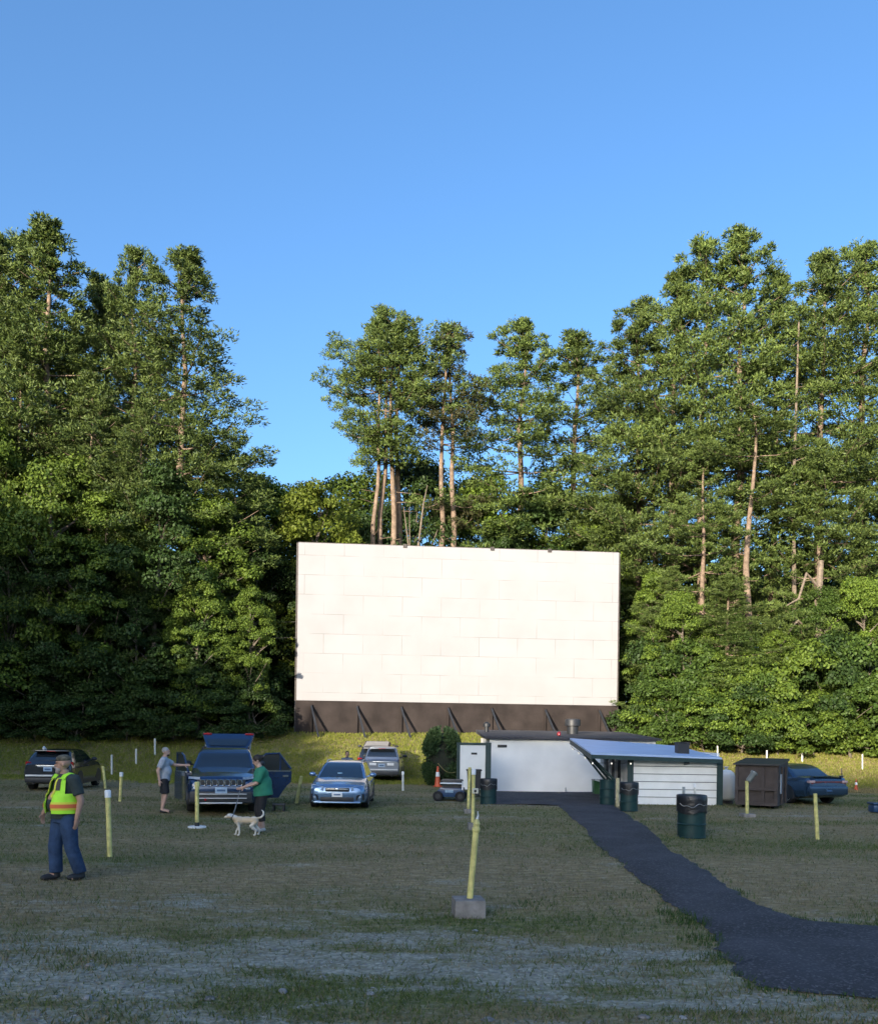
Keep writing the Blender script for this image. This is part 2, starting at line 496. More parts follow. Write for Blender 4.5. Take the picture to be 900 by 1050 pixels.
SLOPE = leafmat("sun_brightened_grass", [(.18, .215, .035), (.33, .345, .065), (.46, .43, .12)], trans=0.45, objvar=0)  # lighter copy of the grass, sunlight put into the blade colour
Vs = blades(380000, 38, 57.5, .06, .18, .0065, d_slope)
me = arrmesh("slope_grass", Vs, np.arange(len(Vs)).reshape(-1, 3))
tag(link("slope_grass", me, SLOPE), "longer grass coloured as sunlit on the bank below the screen and the trees", "grass", kind='stuff')
Vd = np.concatenate([blades(200000, 5.6, 34, .015, .055, .006, d_dry), blades(10, 39, 57, .04, .12, .006, d_dry)])
me = arrmesh("dry_grass", Vd, np.arange(len(Vd)).reshape(-1, 3))
tag(link("dry_grass", me, DRY), "brown dried grass lying over the trodden ground", "grass", kind='stuff')
SLOPE_SUNLIT = leafmat("sunlit_slope_grass", [(.24, .19, .09), (.38, .31, .15), (.50, .42, .22)], trans=0.35, objvar=0)  # golden copy for the bank, warm sunlight put into the colour
Vd = blades(330000, 39, 57.5, .04, .12, .007, lambda x, y: np.clip(.18 + .75 * sstep(2, 9, x) + 1.2 * (fbm(x * .2, y * .6, 76, 4) - .5), 0, 1))
me = arrmesh("sunlit_slope_grass", Vd, np.arange(len(Vd)).reshape(-1, 3))
tag(link("sunlit_slope_grass", me, SLOPE_SUNLIT), "golden grass coloured as sunlit, mixed into the bank, mostly on the right", "grass", kind='stuff')
# taller weeds along the path edge and at the foot of posts
def tuft(cx, cy, rad, n, h0, h1, wid=.008):
    r = rad * np.sqrt(rng.random(n)); a = rng.random(n) * 6.283
    x = cx + r * np.cos(a); y = cy + r * np.sin(a); z = ground(x, y) - .005
    h = h0 + (h1 - h0) * rng.random(n); b = rng.random(n) * 6.283; w_ = wid
    le = rng.random(n) * 6.283; lean = h * .6 * rng.random(n)
    V = np.empty((n, 3, 3))
    V[:, 0] = np.stack([x - np.cos(b) * w_, y - np.sin(b) * w_, z], 1); V[:, 1] = np.stack([x + np.cos(b) * w_, y + np.sin(b) * w_, z], 1)
    V[:, 2] = np.stack([x + np.cos(le) * lean, y + np.sin(le) * lean, z + h], 1)
    return V.reshape(-1, 3)
tv = []
random.seed(3)
for (qx, qy, rad, n, h1) in [(705, 948, .28, 260, .20), (690, 938, .2, 150, .16), (722, 965, .25, 200, .15), (548, 928, .25, 140, .12), (735, 985, .2, 130, .12), (112, 882, .3, 120, .1),
                            (600, 872, .5, 260, .12), (610, 865, .4, 200, .1), (640, 920, .3, 150, .10), (892, 945, .25, 140, .14), (480, 945, .35, 150, .09), (202, 852, .3, 60, .09),
                            (720, 862, .4, 120, .10), (690, 862, .3, 90, .10), (836, 862, .3, 80, .1), (770, 843, .5, 120, .1), (640, 838, .5, 120, .1), (690, 832, 1.2, 300, .1), (560, 942, .5, 160, .1), (620, 950, .5, 200, .1)]:
    g = G(qx, qy); tv.append(tuft(g.x, g.y, rad * 1.15, int(n * .8), .02, h1 * .7, .0055))
for i_ in range(70, NS, 2):
    for P_ in (PL, PR):
        if random.random() < .55:
            tv.append(tuft(P_[i_, 0] + random.uniform(-.12, .12), P_[i_, 1] + random.uniform(-.1, .1), random.uniform(.05, .16), random.randint(6, 26), .02, random.uniform(.04, .09), .006))
tv = np.concatenate(tv)
me = arrmesh("weeds", tv, np.arange(len(tv)).reshape(-1, 3))
tag(link("weeds", me, leafmat("weed_leaf", [(.035, .07, .015), (.06, .115, .025), (.09, .14, .04)], trans=.3, objvar=0)), "taller green weeds along the path edges and at post feet", "weeds", kind='stuff')
# loose stones
mb = MB(); rs = random.Random(5)
cells = [(rs.uniform(0, 900), 925 + 130 * rs.random() ** 0.8, rs.uniform(.008, .020)) for _ in range(1500)]
cells += [(290, 1018, .06), (215, 1026, .05), (92, 992, .055), (140, 992, .035), (380, 1020, .04), (660, 1046, .06), (760, 1040, .05), (487, 955, .045), (500, 1049, .055), (90, 1026, .05), (700, 1045, .045), (330, 1003, .035)]
for qx, qy, r in cells:
    g = G(qx, qy)
    if r < .03 and (gravel_amount(g.x, g.y) < .3 or on_path(np.array([g.x]), np.array([g.y]))[0]): continue
    M = Matrix.Rotation(rs.uniform(0, 6.28), 3, 'Z')
    mb.ell((g.x, g.y, g.z + r * .12), (r * rs.uniform(.8, 1.3), r * rs.uniform(.6, 1), r * rs.uniform(.28, .42)), M, 6, 4)
tag(mb.build("gravel", mat("pale_stone", (.24, .23, .215), .9, var=.5, scale=9, bump=.9), None, 60), "pale loose stones scattered over the bare gravel", "gravel", kind='stuff')

# ------------------------------------------------------------------ trees
BARK = mat("pine_bark", (.20, .145, .105), .9, var=.4, scale=3, bump=.9, bscale=9, spec=.15)
BARK2 = mat("grey_bark", (.15, .125, .10), .9, var=.35, scale=4, bump=.8, bscale=14, spec=.15)
DEADWOOD = mat("dead_wood", (.19, .15, .115), .9, var=.3, scale=5, bump=.5, spec=.1)
NEEDLE = leafmat("pine_needles", [(.038, .066, .017), (.082, .125, .029), (.135, .180, .040), (.195, .228, .058)], trans=.08, objvar=.2)
NEEDLE_RUST = leafmat("rusty_pine_needles", [(.04, .05, .018), (.085, .075, .03), (.14, .09, .04)], trans=.15, objvar=.15)
LEAF = leafmat("broad_leaves", [(.050, .090, .013), (.11, .175, .024), (.17, .24, .034), (.23, .28, .05)], trans=.24, objvar=.2)
LEAF_Y = leafmat("yellowish_leaves", [(.10, .14, .018), (.19, .23, .03), (.28, .30, .05)], trans=.35, objvar=.1)
LEAF_M = leafmat("mid_leaves", [(.042, .078, .015), (.09, .145, .024), (.145, .20, .036)], trans=.22, objvar=.2)
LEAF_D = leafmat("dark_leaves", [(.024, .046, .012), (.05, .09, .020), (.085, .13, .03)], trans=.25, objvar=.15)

def unit(v):
    return v / np.maximum(np.linalg.norm(v, axis=-1, keepdims=True), 1e-9)

def sprays(cent, dirs, K, ln, wd, rg, up=.3, spread=.75, face=None):
    """K narrow leaf blades at each centre"""
    n = len(cent)
    c = np.repeat(cent, K, 0); d = np.repeat(dirs, K, 0)
    d = unit(d * .6 + rg.normal(size=c.shape) * spread * .6 + np.array([0, 0, up]))
    sd = unit(np.cross(d, rg.normal(size=c.shape))) if face is None else unit(np.cross(d, np.repeat(face, K, 0) + rg.normal(size=c.shape) * .38))
    L = ln * (0.6 + .8 * rg.random((n * K, 1))); W = wd * (.7 + .6 * rg.random((n * K, 1)))
    c = c + rg.normal(size=c.shape) * ln * .22
    V = np.stack([c, c + d * L * .45 + sd * W, c + d * L, c + d * L * .45 - sd * W], 1).reshape(-1, 3)
    return V

def pine_meshes(name, seed, H=30.0, start=.25, rmax=5.0, dens=1.0, trunk_r=.36, shape=0.55, gap=.12, flat=1.0, K=5, lean=0.0):
    rg = np.random.default_rng(seed); rr = random.Random(seed)
    tb = MB()
    wob = [(rr.uniform(-.25, .25), rr.uniform(-.25, .25)) for _ in range(9)]
    def tp(z):
        t = z / H * 7.99; i = int(min(max(t, 0), 7.99)); f = t - i
        return Vector(((wob[i][0] * (1 - f) + wob[i + 1][0] * f) + lean * (z / H) ** 2 * H * .1, wob[i][1] * (1 - f) + wob[i + 1][1] * f, z))
    def trad(z): return trunk_r * (1 - .93 * (z / H) ** 0.9) + .02
    zs_ = np.linspace(-.6, H * .985, 22)
    tb.tube([tp(z) for z in zs_], [trad(max(z, 0)) * (1.35 if z < .3 else 1) for z in zs_], 9)
    # stubs of dead branches on the bare trunk
    for _ in range(int(10 * dens)):
        z = rr.uniform(.12, max(start, .2)) * H; a = rr.uniform(0, 6.28); l = rr.uniform(.4, 1.8)
        p = tp(z); tb.tube([p, p + Vector((math.cos(a) * l, math.sin(a) * l, rr.uniform(-.2, .3)))], [.04, .012], 4)
    cents = []; dirs = []; faces = []
    z = start * H
    side_bias = rr.uniform(0, 6.28)
    while z < H * .985:
        t = (z - start * H) / (H * (1 - start))
        prof = min(1, .55 + t * 1.6) if t < .3 else (1 - ((t - .3) / .7) ** 1.25) ** (shape * 1.4)
        prof = max(prof, .07)
        nb = rr.choice((4, 5, 5, 6)) if t < .8 else rr.choice((4, 5, 6))
        a0 = rr.uniform(0, 6.28)
        for b in range(nb):
            if rr.random() < gap * (1.7 if t < .45 else .9): continue
            a = a0 + b * 6.283 / nb + rr.uniform(-.35, .35)
            Lb = rmax * prof * rr.uniform(.55, 1.15) * (1 + .15 * math.cos(a - side_bias))
            if rr.random() < .08 and t < .7: Lb *= 1.3
            if Lb < .35: Lb = .35
            rise = (.04 + .70 * t ** 3) if t > .25 else rr.uniform(-.14, .10)
            rise += rr.uniform(-.08, .08)
            ns = max(4, int(Lb / .5))
            pts = []; p0 = tp(z); a_ = a
            for q in range(ns + 1):
                s = q / ns
                rr_ = Lb * s
                zz = z + Lb * (rise * s + (-.16 * math.sin(s * math.pi) + .16 * s ** 3) * (1 - t))
                a_ += rr.uniform(-.05, .05)
                pts.append(Vector((p0.x + math.cos(a_) * rr_, p0.y + math.sin(a_) * rr_, zz + rr.uniform(-.05, .05))))
            tb.tube(pts, [max(.012, (.018 + .012 * Lb) * (1 - .85 * q / ns)) for q in range(ns + 1)], 4)
            # needles stand in separate flattened clumps along the outer part of the branch and on its side twigs
            step = rr.uniform(.95, 1.3)
            nq = max(1, int(Lb * .85 / step))
            for q in range(nq + 1):
                s = 1 - q * step / max(Lb, .4)
                if s < .22 + .18 * rr.random() and Lb > 1.2: continue
                s = max(s, 0.02)
                i = min(int(s * ns), ns - 1); f = s * ns - i
                p = pts[i] * (1 - f) + pts[i + 1] * f
                bd = (pts[i + 1] - pts[i]).normalized()
                sd = Vector((-bd.y, bd.x, 0)).normalized()
                spots = [(0, 0)]
                tl = Lb * .42 * (1.15 - .8 * s) * flat
                for sg in (-1, 1):
                    m_ = 1
                    while m_ * 1.0 < tl + .5:
                        if rr.random() < .85: spots.append((sg * m_ * 1.0 * rr.uniform(.8, 1.2), m_ * .4))
                        m_ += 1
                for off, fw in spots:
                    c = p + sd * off + bd * (fw * rr.uniform(.4, 1.2)) + Vector((0, 0, abs(off) * .06 + rr.uniform(-.08, .12)))
                    rh = rr.uniform(.50, .85) * (1 if t < .75 else .62); rv = rh * rr.uniform(.28, .42) * (1 if t < .75 else 1.5)
                    for w_ in range(int(34 * dens)):
                        d_ = Vector((rr.gauss(0, 1), rr.gauss(0, 1), rr.gauss(.25, 1))).normalized()
                        qd = rr.uniform(.55, 1.05)
                        cents.append(c + Vector((d_.x * rh * qd, d_.y * rh * qd, d_.z * rv * qd))); dirs.append((d_ * .3 + bd * .7 + Vector((0, 0, .2))).normalized()); faces.append(d_)
            cents.append(pts[-1]); dirs.append((pts[-1] - pts[-2]).normalized()); faces.append(Vector((0, 0, 1)))
        z += rr.uniform(1.3, 2.1) * (1.0 if t < .55 else (.7 if t < .8 else .40)) * H / 30
    # leader
    for q in range(6):
        cents.append(tp(H * (.95 + .01 * q))); dirs.append(Vector((rr.uniform(-.4, .4), rr.uniform(-.4, .4), 1))); faces.append(Vector((rr.uniform(-1, 1), rr.uniform(-1, 1), .1)))
    cents = np.array([tuple(c) for c in cents]); dirs = np.array([tuple(d) for d in dirs])
    Vn = sprays(cents, dirs, K, .22, .034, rg, up=.10, spread=1.0, face=np.array([tuple(c) for c in faces]))
    crown = arrmesh(name + "_crown", Vn, np.arange(len(Vn)).reshape(-1, 4))
    return tb.mesh(name + "_trunk", 60), crown

def leaf_cloud(cent, rad, per, rg, size, squash=.75, upb=.5):
    n = len(cent)
    c = np.repeat(cent, per, 0); r = np.repeat(rad, per, 0)[:, None]
    d = unit(rg.normal(size=c.shape)); d[:, 2] = np.abs(d[:, 2]) * .9 + d[:, 2] * .1 - .25
    d = unit(d)
    rad_ = r * (0.55 + .55 * rg.random((len(c), 1)) ** .6)
    p = c + d * rad_ * np.array([1, 1, squash]) + rg.normal(size=c.shape) * .06
    nrm = unit(d * .8 + rg.normal(size=c.shape) * .6 + np.array([0, 0, upb]))
    t1 = unit(np.cross(nrm, rg.normal(size=c.shape))); t2 = np.cross(nrm, t1)
    s = size * (.6 + .8 * rg.random((len(c), 1)))
    V = np.stack([p - t1 * s, p + t2 * s * .62, p + t1 * s, p - t2 * s * .62], 1).reshape(-1, 3)
    return V

def broadleaf_meshes(name, seed, H=14.0, Rr=4.0, base=.12, nclump=90, per=420, size=.088, trunk_r=.2, lobes=5, bare=0.0):
    rg = np.random.default_rng(seed); rr = random.Random(seed)
    tb = MB()
    def env(a, t):          # uneven radius of the crown at height fraction t and direction a
        prof = math.sin(math.pi * min(1, (t * .92 + .08)) ** .8) ** .6
        return Rr * prof * (1 + .22 * math.sin(a * 2 + seed) + .18 * math.sin(a * 3 + t * 5 + seed * 2.1) + .12 * math.sin(t * 11 + a))
    cl = []; rad = []
    for i in range(nclump):
        t = rr.random() ** .8; a = rr.uniform(0, 6.28)
        q = rr.uniform(.45, 1.0) ** .5
        r_ = env(a, t) * q * .92
        cl.append((math.cos(a) * r_, math.sin(a) * r_, H * (base + (1 - base) * t * .96)))
        rad.append(rr.uniform(.42, 1.25) * Rr * .24)
    cl = np.array(cl); rad = np.array(rad)
    zt = [-.5, H * .2, H * .45, H * .7, H * .9]
    off = [(0, 0)] + [(rr.uniform(-.3, .3), rr.uniform(-.3, .3)) for _ in range(4)]
    tp = [Vector((o[0], o[1], z)) for o, z in zip(off, zt)]
    tb.tube(tp, [trunk_r * k_ for k_ in (1.25, 1, .75, .45, .12)], 8)
    for i in range(0, nclump, 3):
        c = Vector(cl[i]); zb = max(H * .08, c.z - abs(Vector((c.x, c.y)).length) * .7)
        f = np.interp(zb, zt, range(5)); j = min(int(f), 3); p = tp[j].lerp(tp[j + 1], f - j)
        mid = p.lerp(c, .5) + Vector((rr.uniform(-.2, .2), rr.uniform(-.2, .2), rr.uniform(-.1, .3)))
        tb.tube([p, mid, c], [trunk_r * .35, trunk_r * .2, .015], 5)
    Vn = leaf_cloud(cl, rad, per, rg, size)
    crown = arrmesh(name + "_crown", Vn, np.arange(len(Vn)).reshape(-1, 4))
    return tb.mesh(name + "_trunk", 60), crown

PINES = {
    'full': pine_meshes("full_pine", 11, start=.14, rmax=5.2, trunk_r=.40),
    'full2': pine_meshes("broad_pine", 12, start=.20, rmax=5.8, trunk_r=.42, shape=.7, gap=.18),
    'tall': pine_meshes("tall_pine", 13, start=.20, rmax=4.6, trunk_r=.36, gap=.16),
    'tall2': pine_meshes("ragged_pine", 14, start=.24, rmax=4.9, trunk_r=.38, gap=.20, shape=.5),
    'high': pine_meshes("bare_trunk_pine", 15, start=.67, rmax=4.3, trunk_r=.33, gap=.22, shape=.62),
    'high2': pine_meshes("slender_pine", 16, start=.66, rmax=3.3, trunk_r=.30, gap=.28),
    'thin': pine_meshes("thin_pine", 17, start=.52, rmax=3.2, trunk_r=.34, gap=.42, dens=.85, K=5),
    'boughs': pine_meshes("low_bough_pine", 18, start=.10, rmax=6.6, trunk_r=.36, gap=.20, shape=.75, flat=1.15),
}
BROADS = {
    'round': broadleaf_meshes("round_tree", 21),
    'tall': broadleaf_meshes("tall_tree", 22, H=14, Rr=3.2, nclump=80, base=.15),
    'wide': broadleaf_meshes("wide_tree", 23, H=14, Rr=5.6, nclump=115, base=.08),
    'bush': broadleaf_meshes("bush", 24, H=5, Rr=2.8, base=.02, nclump=58, per=300, size=.085, trunk_r=.08),
    'bush2': broadleaf_meshes("bush", 25, H=5, Rr=3.2, base=.02, nclump=62, per=300, size=.09, trunk_r=.08),
}

def tree(kind, name, px, ptop, d, label, leaf, bark=None, group=None, width=1.0, rz=None, table=None, cat="tree"):
    trunk, crown = (PINES if table is None else table)[kind]
    p = at(px, ptop, d); z0 = gz(p.x, d); Hn = {'bush': 5.0, 'bush2': 5.0}.get(kind, 30.0 if table is None else 14.0)
    hgt = (p.z - z0) / Hn * (.985 if table is None else 1)
    o = empty(name, (p.x, d, z0 - .05), 0, label, cat, group)
    rz = (px * 1.7 + d * 3.1) % 6.28 if rz is None else rz
    for nm, me, m in (("trunk", trunk, bark or BARK), ("crown", crown, leaf)):
        key = me.name + "|" + m.name
        m2 = bpy.data.meshes.get(key)
        if m2 is None:
            if not me.materials:
                me.materials.append(m); me.name = key; m2 = me
            else:
                m2 = me if me.materials[0] == m else None
                if m2 is None:
                    m2 = me.copy(); m2.materials.clear(); m2.materials.append(m); m2.name = key
        c = link(nm, m2, None, o)
        wd = width * (1.07 if table is None and not (group or '').startswith('bare') else 1)
        c.scale = (hgt * wd, hgt * wd, hgt) if table is not None else (.55 * wd * (hgt + .82), .55 * wd * (hgt + .82), hgt)
        c.rotation_euler = (0, 0, rz)
    return o

GL = "tall white pines on the left edge of the field"
GRp = "tall white pines right of the screen"
for a in [
    ('full', 'pine_tree', -62, 232, 58, "tall white pine cut by the left edge of the photo", NEEDLE, None, GL, 1.0),
    ('full2', 'pine_tree', 2, 232, 60, "tall white pine with a ragged top at the left photo edge", NEEDLE, None, GL, 1.1),
    ('tall', 'pine_tree', 50, 220, 58, "highest white pine of the left group, with a broad flat crest", NEEDLE, None, GL, 1.25),
    ('full', 'pine_tree', 100, 272, 63, "white pine filling the dip between the two highest left tops", NEEDLE, None, GL, .9),
    ('tall2', 'pine_tree', 138, 250, 61, "white pine with a narrow spiky top left of the outermost big pine", NEEDLE, None, GL, .85),
    ('tall', 'pine_tree', 190, 246, 57, "big white pine whose long boughs reach out over the gap of open sky", NEEDLE, None, GL, 1.15),
    ('boughs', 'pine_tree', 160, 330, 62, "shorter dark white pine under the long boughs of the big left pine", NEEDLE, None, GL, .7),
    ('tall2', 'pine_tree', 24, 238, 62, "white pine pressed between the ragged edge pine and the highest left one", NEEDLE, None, GL, 1.0),
    ('boughs', 'pine_tree', 20, 340, 56, "mid-height pine with low boughs over the leafy trees at the left edge", NEEDLE, None, GL, .8),
    ('full', 'pine_tree', 95, 375, 56, "mid-height pine in front of the dip between the left tops", NEEDLE, None, GL, .85),
    ('boughs', 'pine_tree', 148, 405, 55.5, "lowest broad pine in front of the big pine with long boughs", NEEDLE, None, GL, .7),
    ('full', 'pine_tree', 212, 440, 56.5, "mid-height pine left of the short flat-topped one", NEEDLE, None, GL, .85),
    ('full2', 'pine_tree', 112, 285, 66, "white pine behind the dip between the left tops", NEEDLE, None, GL, 1.1),
    ('full2', 'pine_tree', 75, 330, 66, "white pine standing behind the leafy trees of the left group", NEEDLE, None, GL, .8),
]: tree(*a)
tree('high2', 'pine_tree', 243, 440, 60, "short flat-topped pine with a dark broken trunk beside the sky gap", NEEDLE, None, GL, .8)
GC = "bare-trunked pines behind the screen"
for a in [
    ('high', 'pine_tree', 389, 325, 63, "leftmost bare trunk of the four-pine clump behind the screen", NEEDLE, None, GC, .9),
    ('high', 'pine_tree', 396.5, 306, 63.6, "highest pine of the four-trunk clump behind the screen", NEEDLE, None, GC, .98, 2.2),
    ('high2', 'pine_tree', 404, 314, 63.2, "third trunk from the left in the four-pine clump behind the screen", NEEDLE, None, GC, 1.2),
    ('high2', 'pine_tree', 410, 330, 64, "rightmost thin trunk of the four-pine clump behind the screen", NEEDLE, None, GC, 1.25),
    ('thin', 'pine_tree', 456.5, 322, 63, "left trunk of the two-pine clump with thin open crowns", NEEDLE, None, GC, 1.0),
    ('thin', 'pine_tree', 465.5, 330, 63.5, "right trunk of the two-pine clump with rusty inner needles", NEEDLE_RUST, None, GC, 1.1, 2.5),
    ('tall2', 'pine_tree', 537, 324, 66, "dark-trunked pine with layered boughs right of the thin two-pine clump", NEEDLE, None, GC, 1.2),
    ('tall', 'pine_tree', 592, 332, 70, "far pine showing between the dark-trunked one and the right group", NEEDLE, None, GC, 1.3),
]: tree(*a)
for a in [
    ('boughs', 'pine_tree', 672, 400, 63.5, "low wide pine leaning its boughs over the top right screen corner", NEEDLE, None, GRp, .75),
    ('full', 'pine_tree', 657, 300, 62.5, "pine on the left shoulder of the right group", NEEDLE, None, GRp, .95),
    ('full2', 'pine_tree', 692, 262, 61.5, "pine between the left shoulder and the highest right tops", NEEDLE, None, GRp, .95),
    ('tall2', 'pine_tree', 724, 242, 61, "tall pine just left of the highest top of the right group", NEEDLE, None, GRp, 1.0),
    ('tall', 'pine_tree', 762, 226, 60, "highest pine of the right group", NEEDLE, None, GRp, 1.1),
    ('tall2', 'pine_tree', 796, 276, 63, "pine sloping down into the notch right of the highest top", NEEDLE, None, GRp, .9),
    ('tall', 'pine_tree', 846, 248, 58, "tall pine right of the sky notch beside the bare pole trunk", NEEDLE, None, GRp, 1.05),
    ('tall2', 'pine_tree', 888, 246, 60, "tall pine at the right edge of the photo", NEEDLE, None, GRp, 1.1),
    ('full', 'pine_tree', 948, 240, 59, "pine cut by the right edge of the photo", NEEDLE, None, GRp, 1.0),
    ('high2', 'pine_tree', 772, 400, 54.5, "pine with a pale bare trunk in front of the right group", NEEDLE, None, GRp, 1.2),
    ('boughs', 'pine_tree', 722, 430, 56, "low spreading pine right above the leafy wall beside the screen", NEEDLE, None, GRp, .8),
    ('boughs', 'pine_tree', 746, 585, 52.8, "small spreading pine whose boughs hang over the leafy wall under the pale bare trunk", NEEDLE, None, GRp, .95),
    ('boughs', 'pine_tree', 690, 575, 55.5, "small pine squeezed between the screen's right edge and the leafy wall", NEEDLE, None, GRp, .7),
    ('boughs', 'pine_tree', 842, 440, 56, "low spreading pine with a forked pale trunk near the right edge", NEEDLE, None, GRp, .75),
]: tree(*a)

GB = "leafy trees behind the screen"
T = BROADS
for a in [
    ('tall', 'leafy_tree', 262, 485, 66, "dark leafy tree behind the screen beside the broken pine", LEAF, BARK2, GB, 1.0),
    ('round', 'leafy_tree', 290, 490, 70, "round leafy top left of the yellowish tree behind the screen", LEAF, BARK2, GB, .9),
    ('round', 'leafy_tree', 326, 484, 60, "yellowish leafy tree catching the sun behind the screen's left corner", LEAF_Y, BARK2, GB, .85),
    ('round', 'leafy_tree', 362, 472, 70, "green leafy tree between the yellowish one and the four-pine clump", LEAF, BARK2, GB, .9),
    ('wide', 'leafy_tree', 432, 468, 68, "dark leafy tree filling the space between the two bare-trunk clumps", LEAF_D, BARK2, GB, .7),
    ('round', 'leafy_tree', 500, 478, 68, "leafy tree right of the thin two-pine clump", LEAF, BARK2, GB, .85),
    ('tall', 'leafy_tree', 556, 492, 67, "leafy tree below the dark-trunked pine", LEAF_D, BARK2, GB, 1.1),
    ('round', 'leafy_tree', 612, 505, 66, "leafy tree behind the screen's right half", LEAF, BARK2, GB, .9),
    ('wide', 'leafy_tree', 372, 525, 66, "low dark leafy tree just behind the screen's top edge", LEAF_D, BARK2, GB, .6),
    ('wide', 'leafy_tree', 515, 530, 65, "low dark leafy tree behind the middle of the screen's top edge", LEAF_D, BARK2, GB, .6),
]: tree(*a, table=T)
GD = "leafy trees in front of the left pines"
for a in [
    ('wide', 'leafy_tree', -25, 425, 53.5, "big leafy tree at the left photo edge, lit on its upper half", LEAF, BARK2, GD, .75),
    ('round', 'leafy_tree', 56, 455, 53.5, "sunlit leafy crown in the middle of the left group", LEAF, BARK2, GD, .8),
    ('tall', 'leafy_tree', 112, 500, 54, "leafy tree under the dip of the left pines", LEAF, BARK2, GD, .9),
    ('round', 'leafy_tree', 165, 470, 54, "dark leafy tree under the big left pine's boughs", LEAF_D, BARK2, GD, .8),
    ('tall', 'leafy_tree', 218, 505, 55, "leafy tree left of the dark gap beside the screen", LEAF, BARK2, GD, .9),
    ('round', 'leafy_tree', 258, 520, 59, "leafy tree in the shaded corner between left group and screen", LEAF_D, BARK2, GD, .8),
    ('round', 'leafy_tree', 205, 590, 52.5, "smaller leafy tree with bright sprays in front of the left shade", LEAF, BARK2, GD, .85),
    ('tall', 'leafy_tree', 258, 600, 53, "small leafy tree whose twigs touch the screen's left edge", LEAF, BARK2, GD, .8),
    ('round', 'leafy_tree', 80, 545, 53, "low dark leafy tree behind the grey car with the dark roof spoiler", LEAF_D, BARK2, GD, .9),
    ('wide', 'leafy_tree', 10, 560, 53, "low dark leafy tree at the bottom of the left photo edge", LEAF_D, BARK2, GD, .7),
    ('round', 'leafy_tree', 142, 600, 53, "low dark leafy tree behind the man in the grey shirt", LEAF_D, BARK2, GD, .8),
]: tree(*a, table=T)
GH = "leafy trees and bushes of the green wall right of the screen"
for a in [
    ('tall', 'leafy_tree', 672, 585, 57.5, "leafy tree touching the screen's right edge", LEAF, BARK2, GH, .85),
    ('round', 'leafy_tree', 700, 600, 53.5, "leafy tree of the green wall above the projection hut roof", LEAF, BARK2, GH, .75),
    ('wide', 'leafy_tree', 752, 628, 53.5, "broad leafy tree under the pale bare pine trunk", LEAF_M, BARK2, GH, .62),
    ('round', 'leafy_tree', 800, 640, 53, "leafy tree of the green wall above the parked blue sedan", LEAF, BARK2, GH, .8),
    ('tall', 'leafy_tree', 842, 600, 54, "leafy tree below the forked pale pine trunk", LEAF_M, BARK2, GH, .95),
    ('round', 'leafy_tree', 885, 585, 53.5, "leafy tree of the green wall at the right photo edge", LEAF, BARK2, GH, .75),
    ('wide', 'leafy_tree', 938, 600, 53, "broad leafy tree cut by the right photo edge", LEAF, BARK2, GH, .7),
]: tree(*a, table=T)
bl = [(690, 700, 53.5, 'bush', "bush at the foot of the screen's right edge"), (688, 700, 51.8, 'bush2', "bush behind the sloping metal roof's far corner"),
      (724, 705, 51.5, 'bush', "bush above the black roof vent box"), (760, 700, 51.3, 'bush2', "bush behind the brown dumpster"),
      (798, 705, 51.0, 'bush', "bush behind the cluster of white poles above the sedan"), (836, 698, 51.0, 'bush2', "bush behind the tallest white pole on the sunny grass"),
      (874, 702, 50.6, 'bush', "bush behind the orange traffic cone on the right"), (912, 700, 50.5, 'bush2', "bush at the right photo edge at the grass line")]
bl += [(682, 655, 55, 'bush2', "taller bush between the screen's edge and the leafy wall"), (708, 655, 52.8, 'bush', "taller bush over the roof vent in the leafy wall"), (744, 665, 52.4, 'bush2', "taller bush left above the dumpster in the leafy wall"),
       (780, 668, 52.2, 'bush', "taller bush right above the dumpster in the leafy wall"), (818, 665, 52.0, 'bush2', "taller bush above the sedan's roof in the leafy wall"), (856, 655, 51.9, 'bush', "taller bush above the sedan's boot in the leafy wall"), (895, 650, 51.8, 'bush2', "taller bush at the right photo edge in the leafy wall")]
for i_, (px, pt, d, k_, lb) in enumerate(bl): tree(k_, 'bush', px, pt + (i_ * 37) % 17 - 8, d, lb, (LEAF, LEAF_M, LEAF, LEAF_D, LEAF_M)[i_ % 5], BARK2, GH, 1.05 if pt > 690 else .78, table=T, cat="bush")
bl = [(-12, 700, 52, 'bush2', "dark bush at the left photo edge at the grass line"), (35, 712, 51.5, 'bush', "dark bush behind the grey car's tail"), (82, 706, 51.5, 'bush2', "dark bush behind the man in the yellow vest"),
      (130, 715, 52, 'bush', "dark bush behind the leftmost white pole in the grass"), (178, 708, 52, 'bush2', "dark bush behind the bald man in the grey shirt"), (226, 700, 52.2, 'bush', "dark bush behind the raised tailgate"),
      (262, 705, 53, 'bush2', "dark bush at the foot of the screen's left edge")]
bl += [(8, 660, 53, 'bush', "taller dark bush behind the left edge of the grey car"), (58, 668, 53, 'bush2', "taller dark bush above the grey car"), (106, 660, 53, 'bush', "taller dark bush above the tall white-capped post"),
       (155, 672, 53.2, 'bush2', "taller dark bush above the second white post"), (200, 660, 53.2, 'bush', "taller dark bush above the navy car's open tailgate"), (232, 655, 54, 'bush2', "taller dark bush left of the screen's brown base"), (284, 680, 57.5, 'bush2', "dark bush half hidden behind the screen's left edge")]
for px, pt, d, k_, lb in bl: tree(k_, 'bush', px, pt, d, lb, LEAF_D, BARK2, "dark bushes along the left grass line", 1.1 if pt > 690 else .8, table=T, cat="bush")

